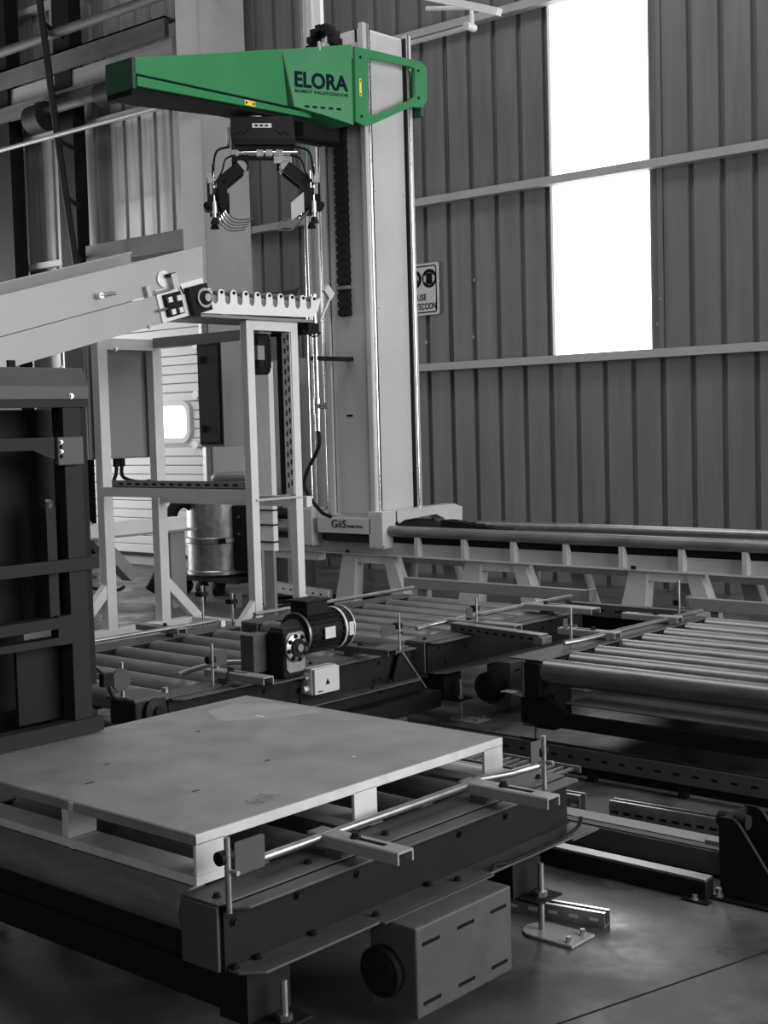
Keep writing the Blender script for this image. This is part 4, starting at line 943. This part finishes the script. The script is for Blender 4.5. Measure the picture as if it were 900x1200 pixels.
MB().prism([(Y0m, 1.450), (2.367, 1.449), (2.433, 1.421), (2.445, 1.421), (2.445, 1.487), (Y0m, 1.484)], 'x', MX-.008, MX+.002).build('lift_arm', MAGBL, pm)
bx('arm_plate', DGREY, pm, MX-.012, MX+.010, 2.452, 2.547, 1.400, 1.487, bev=.003)
for z in (1.472, 1.443): o = inst(BOLTS, 'bolt', (MX+.010, 2.463, z), pm, RX); o.scale = (.5, .5, .5)
for z in (1.457, 1.428): o = inst(BOLT, 'bolt', (MX+.010, 2.463, z), pm, RX); o.scale = (.6, .6, .5)
bx('lift_strip', MAGBL, pm, MX-.06, MX-.035, 2.43, 2.465, .93, 1.27); MB().cyl((MX-.05, 2.448, 1.27), (MX-.04, 2.448, 1.29), .014, n=10).build('strip_head', STEEL, pm)
bx('back_panel', BLACK, pm, MX-.20, MX-.185, Y0m, 2.66, .875, 1.575); bx('panel_rib', MAGBL, pm, MX-.184, MX-.15, 2.25, 2.275, .94, 1.575); bx('back_panel', BLACK, pm, MX-.34, MX-.32, 2.30, 2.52, .60, .85)
bx('inner_post', BLACK, pm, MX-.45, MX-.38, 2.28, 2.34, .60, 1.58); bx('inner_panel', BLACK, pm, MX-.10, MX-.085, 2.335, 2.545, .603, .85)
bx('inner_panel', BLACK, pm, MX-.22, MX-.20, Y0m, 2.238, .603, .85)
bx('sensor_bracket', STEEL, pm, MX-.10, MX-.06, 2.588, 2.61, .99, 1.02); bx('sensor_head', RUBBER, pm, MX-.14, MX-.10, 2.61, 2.64, .985, 1.02)
bx('top_tab', RUBBER, pm, MX-.06, MX-.05, 2.33, 2.355, 1.70, 1.722)
for y in (1.2, 2.52):
    for x in (-3.75, -4.15): bx('leg', BLACK, pm, x, x+.06, y, y+.06, 0, .62)
bx('floor_beam', BLACK, pm, -4.15, MX-.02, 2.52, 2.58, .556, .62); bx('floor_beam', BLACK, pm, -4.15, MX-.02, 1.2, 1.26, .556, .62)
MB().prism([(2.555, .60), (2.555, .75), (2.585, .605)], 'x', MX-.06, MX-.05).build('gusset', MAGBL, pm)

# ================================================================== FLOOR TRACKS for the transfer car
def track(y, x0, x1, label, wd, h, m_):
    t = thing('floor_track', label, 'rail', (-3.5, y, 0))
    MB().box(x0, x1, y-wd/2, y+wd/2, 0.0, h*.86).build('rail_body', BLACK, t, .003)
    MB().box(x0, x1, y-wd/2, y+wd/2, h*.86, h).build('rail_head', m_, t, .002)
    return t
t1 = track(3.735, -5.9, -2.0, 'short-ended dark floor rail closest to the motor cover', .05, .070, STEEL)
bx('anchor_foot', BLACK, t1, -2.07, -1.98, 3.68, 3.71, 0, .006); inst(BOLTS, 'bolt', (-2.03, 3.695, .006), t1)
t2 = thing('floor_beam', 'dark channel beam with a worn bright top between the floor rails', 'beam', (-3.5, 4.0, 0))
MB().box(-5.9, -2.02, 3.93, 3.94, 0, .085).box(-5.9, -2.02, 3.93, 4.05, .0, .010).box(-5.9, -2.02, 4.03, 4.06, .07, .085).box(-5.9, -2.02, 3.94, 4.03, .085, .09).build('channel', DGREY, t2)
MB().box(-5.9, -2.02, 3.98, 4.06, .0905, .093).build('wear_strip', CABIN, t2)
t3 = track(4.78, -5.9, -.5, 'long dark floor rail below the far roller conveyor', .05, .070, STEEL)
# end stop
es = thing('end_stop', 'black A-shaped steel end stop bolted to the floor by the rail', 'end stop', (-1.9, 3.85, 0))
for y in (3.775, 3.94):
    MB().prism([(-1.985, .008), (-1.775, .008), (-1.775, .035), (-1.92, .24), (-1.94, .255), (-1.985, .255), (-1.99, .235)], 'y', y, y+.014).build('side_plate', BLACK, es, .002)
bx('base_plate', BLACK, es, -2.0, -1.75, 3.74, 4.0, 0, .008); bx('front_web', BLACK, es, -1.945, -1.93, 3.789, 3.94, .008, .10)
MB().cyl((-2.03, 3.86, .225), (-1.93, 3.86, .225), .024, n=14).build('stop_buffer', RUBBER, es); bx('buffer_plate', BLACK, es, -1.985, -1.972, 3.789, 3.94, .19, .25)
for x, y in ((-1.995, 3.762), (-1.77, 3.755)): o = inst(BOLTS, 'anchor_bolt', (x+.012, y, .008), es); o.scale = (1.2, 1.2, 1.6)
bx('adjuster', STEEL, es, -2.05, -1.985, 3.80, 3.82, .15, .165)
# galvanised strut channels
def strut(label, a, b, z0, wd, h, n, wm=GALV):
    a = Vector((a[0], a[1], z0)); b = Vector((b[0], b[1], z0)); t = thing('strut_channel', label, 'channel', (a+b)/2)
    d = (b-a).normalized(); sd = Vector((-d.y, d.x, 0)); up_ = Vector((0, 0, 1))
    MB().bar(a+up_*.0015, b+up_*.0015, wd, .003).build('floor_web', GALV, t)
    for s_ in (-1, 1):
        MB().bar(a+sd*s_*wd/2+up_*h/2, b+sd*s_*wd/2+up_*h/2, .003, h).build('side_wall', wm, t)
        MB().bar(a+sd*s_*(wd/2-.006)+up_*h, b+sd*s_*(wd/2-.006)+up_*h, .012, .003).build('lip', CHROME, t)
    L = (b-a).length
    fs = -1 if (sd*-1).y < 0 else 1
    for k in range(n):
        c = a+d*(L*(k+.5)/n)+up_*h*.5+sd*(wd/2+.0018)*fs
        MB().bar(c-d*.014, c+d*.014, .001, .010).build('slot', WHITE if n < 8 else INK, t)
    return t
strut('short galvanised strut channel on the floor behind the foot plate', (-2.46, 3.30), (-2.135, 3.36), 0, .042, .042, 5)
strut('galvanised slotted channel beside the worn beam, running to the end stop', (-2.62, 4.17), (-2.05, 4.20), .04, .045, .075, 12)
strut('galvanised slotted channel stub behind the pallet conveyor corner', (-3.05, 4.14), (-2.74, 4.16), .04, .045, .075, 6)
t4 = strut('long slotted cable tray along the far floor rail', (-4.0, 4.70), (-1.2, 4.70), .06, .05, .072, 34, DGREY)
for k in range(7): bx('tray_foot', BLACK, t4, -3.9+k*.42, -3.87+k*.42, 4.68, 4.72, 0, .06)
lp = thing('ladder_tray', 'black ladder grating lying between the floor rails behind the pallet', 'grating', (-3.2, 4.35, 0))
for y in (4.30, 4.46): bx('side_rail', STEEL, lp, -4.0, -2.95, y, y+.012, .10, .125)
for k in range(24): bx('rung', STEEL, lp, -3.98+k*.043, -3.965+k*.043, 4.312, 4.46, .108, .118)
for x in (-3.9, -3.05): bx('support', BLACK, lp, x, x+.03, 4.30, 4.47, 0, .10)

# guard bars in front of the gantry
for (x0, x1, lb) in ((-5.93, -4.46, 'grey guard bar on posts behind the conveyor beyond the transfer car'), (-3.80, -1.5, 'grey guard bar on posts behind the shiny roller conveyor')):
    g = thing('guard_bar', lb, 'barrier', ((x0+x1)/2, 6.9, 0))
    bx('bar', MGREY, g, x0, x1, 6.88, 6.92, .395, .468, bev=.004)
    for x in (x0+.12, x1-.2): bx('post', MGREY, g, x, x+.05, 6.92, 6.97, 0, .46)
    bx('end_cap', STEEL, g, x0-.012 if x0 > -4 else x1, x0 if x0 > -4 else x1+.012, 6.86, 6.94, .40, .475)
# light sensor stands by the far rail of the transfer conveyor
for (x, y, lb) in ((238, 722, 'sensor post with a small dark box beside the far rail, nearer the thick posts'), (273, 730, 'sensor post with a small dark box beside the far rail, nearer the notched trestle')):
    q = onz(x, y, .43); X_ = -5.72; q = onx(x, y, X_)
    sp_ = thing('sensor_post', lb, 'sensor', (X_, q.y, 0))
    MB().cyl((X_, q.y, 0), (X_, q.y, q.z+.17), .008, n=10).build('rod', STEEL, sp_)
    bx('clamp', BLACK, sp_, X_-.03, X_+.02, q.y-.025, q.y+.025, q.z+.11, q.z+.135)
    bx('sensor_box', DGREY, sp_, X_-.03, X_-.0, q.y+.025, q.y+.075, q.z+.08, q.z+.16)
GROUPS = {'roller_conveyor': 'dark roller conveyor modules', 'trestle_frame': 'pale trestle frames', 'control_cabinet': 'grey control cabinets',
          'strut_channel': 'slotted metal channels on the floor', 'guard_bar': 'grey guard bars before the gantry', 'sensor_post': 'sensor posts beside the far rail',
          'floor_cable': 'black cables on the floor', 'floor_track': 'dark floor rails'}
for o in list(COL.objects):
    k = o.name.split('.')[0]
    if o.parent is None and k in GROUPS: o['group'] = GROUPS[k]
bpy.context.view_layer.update()
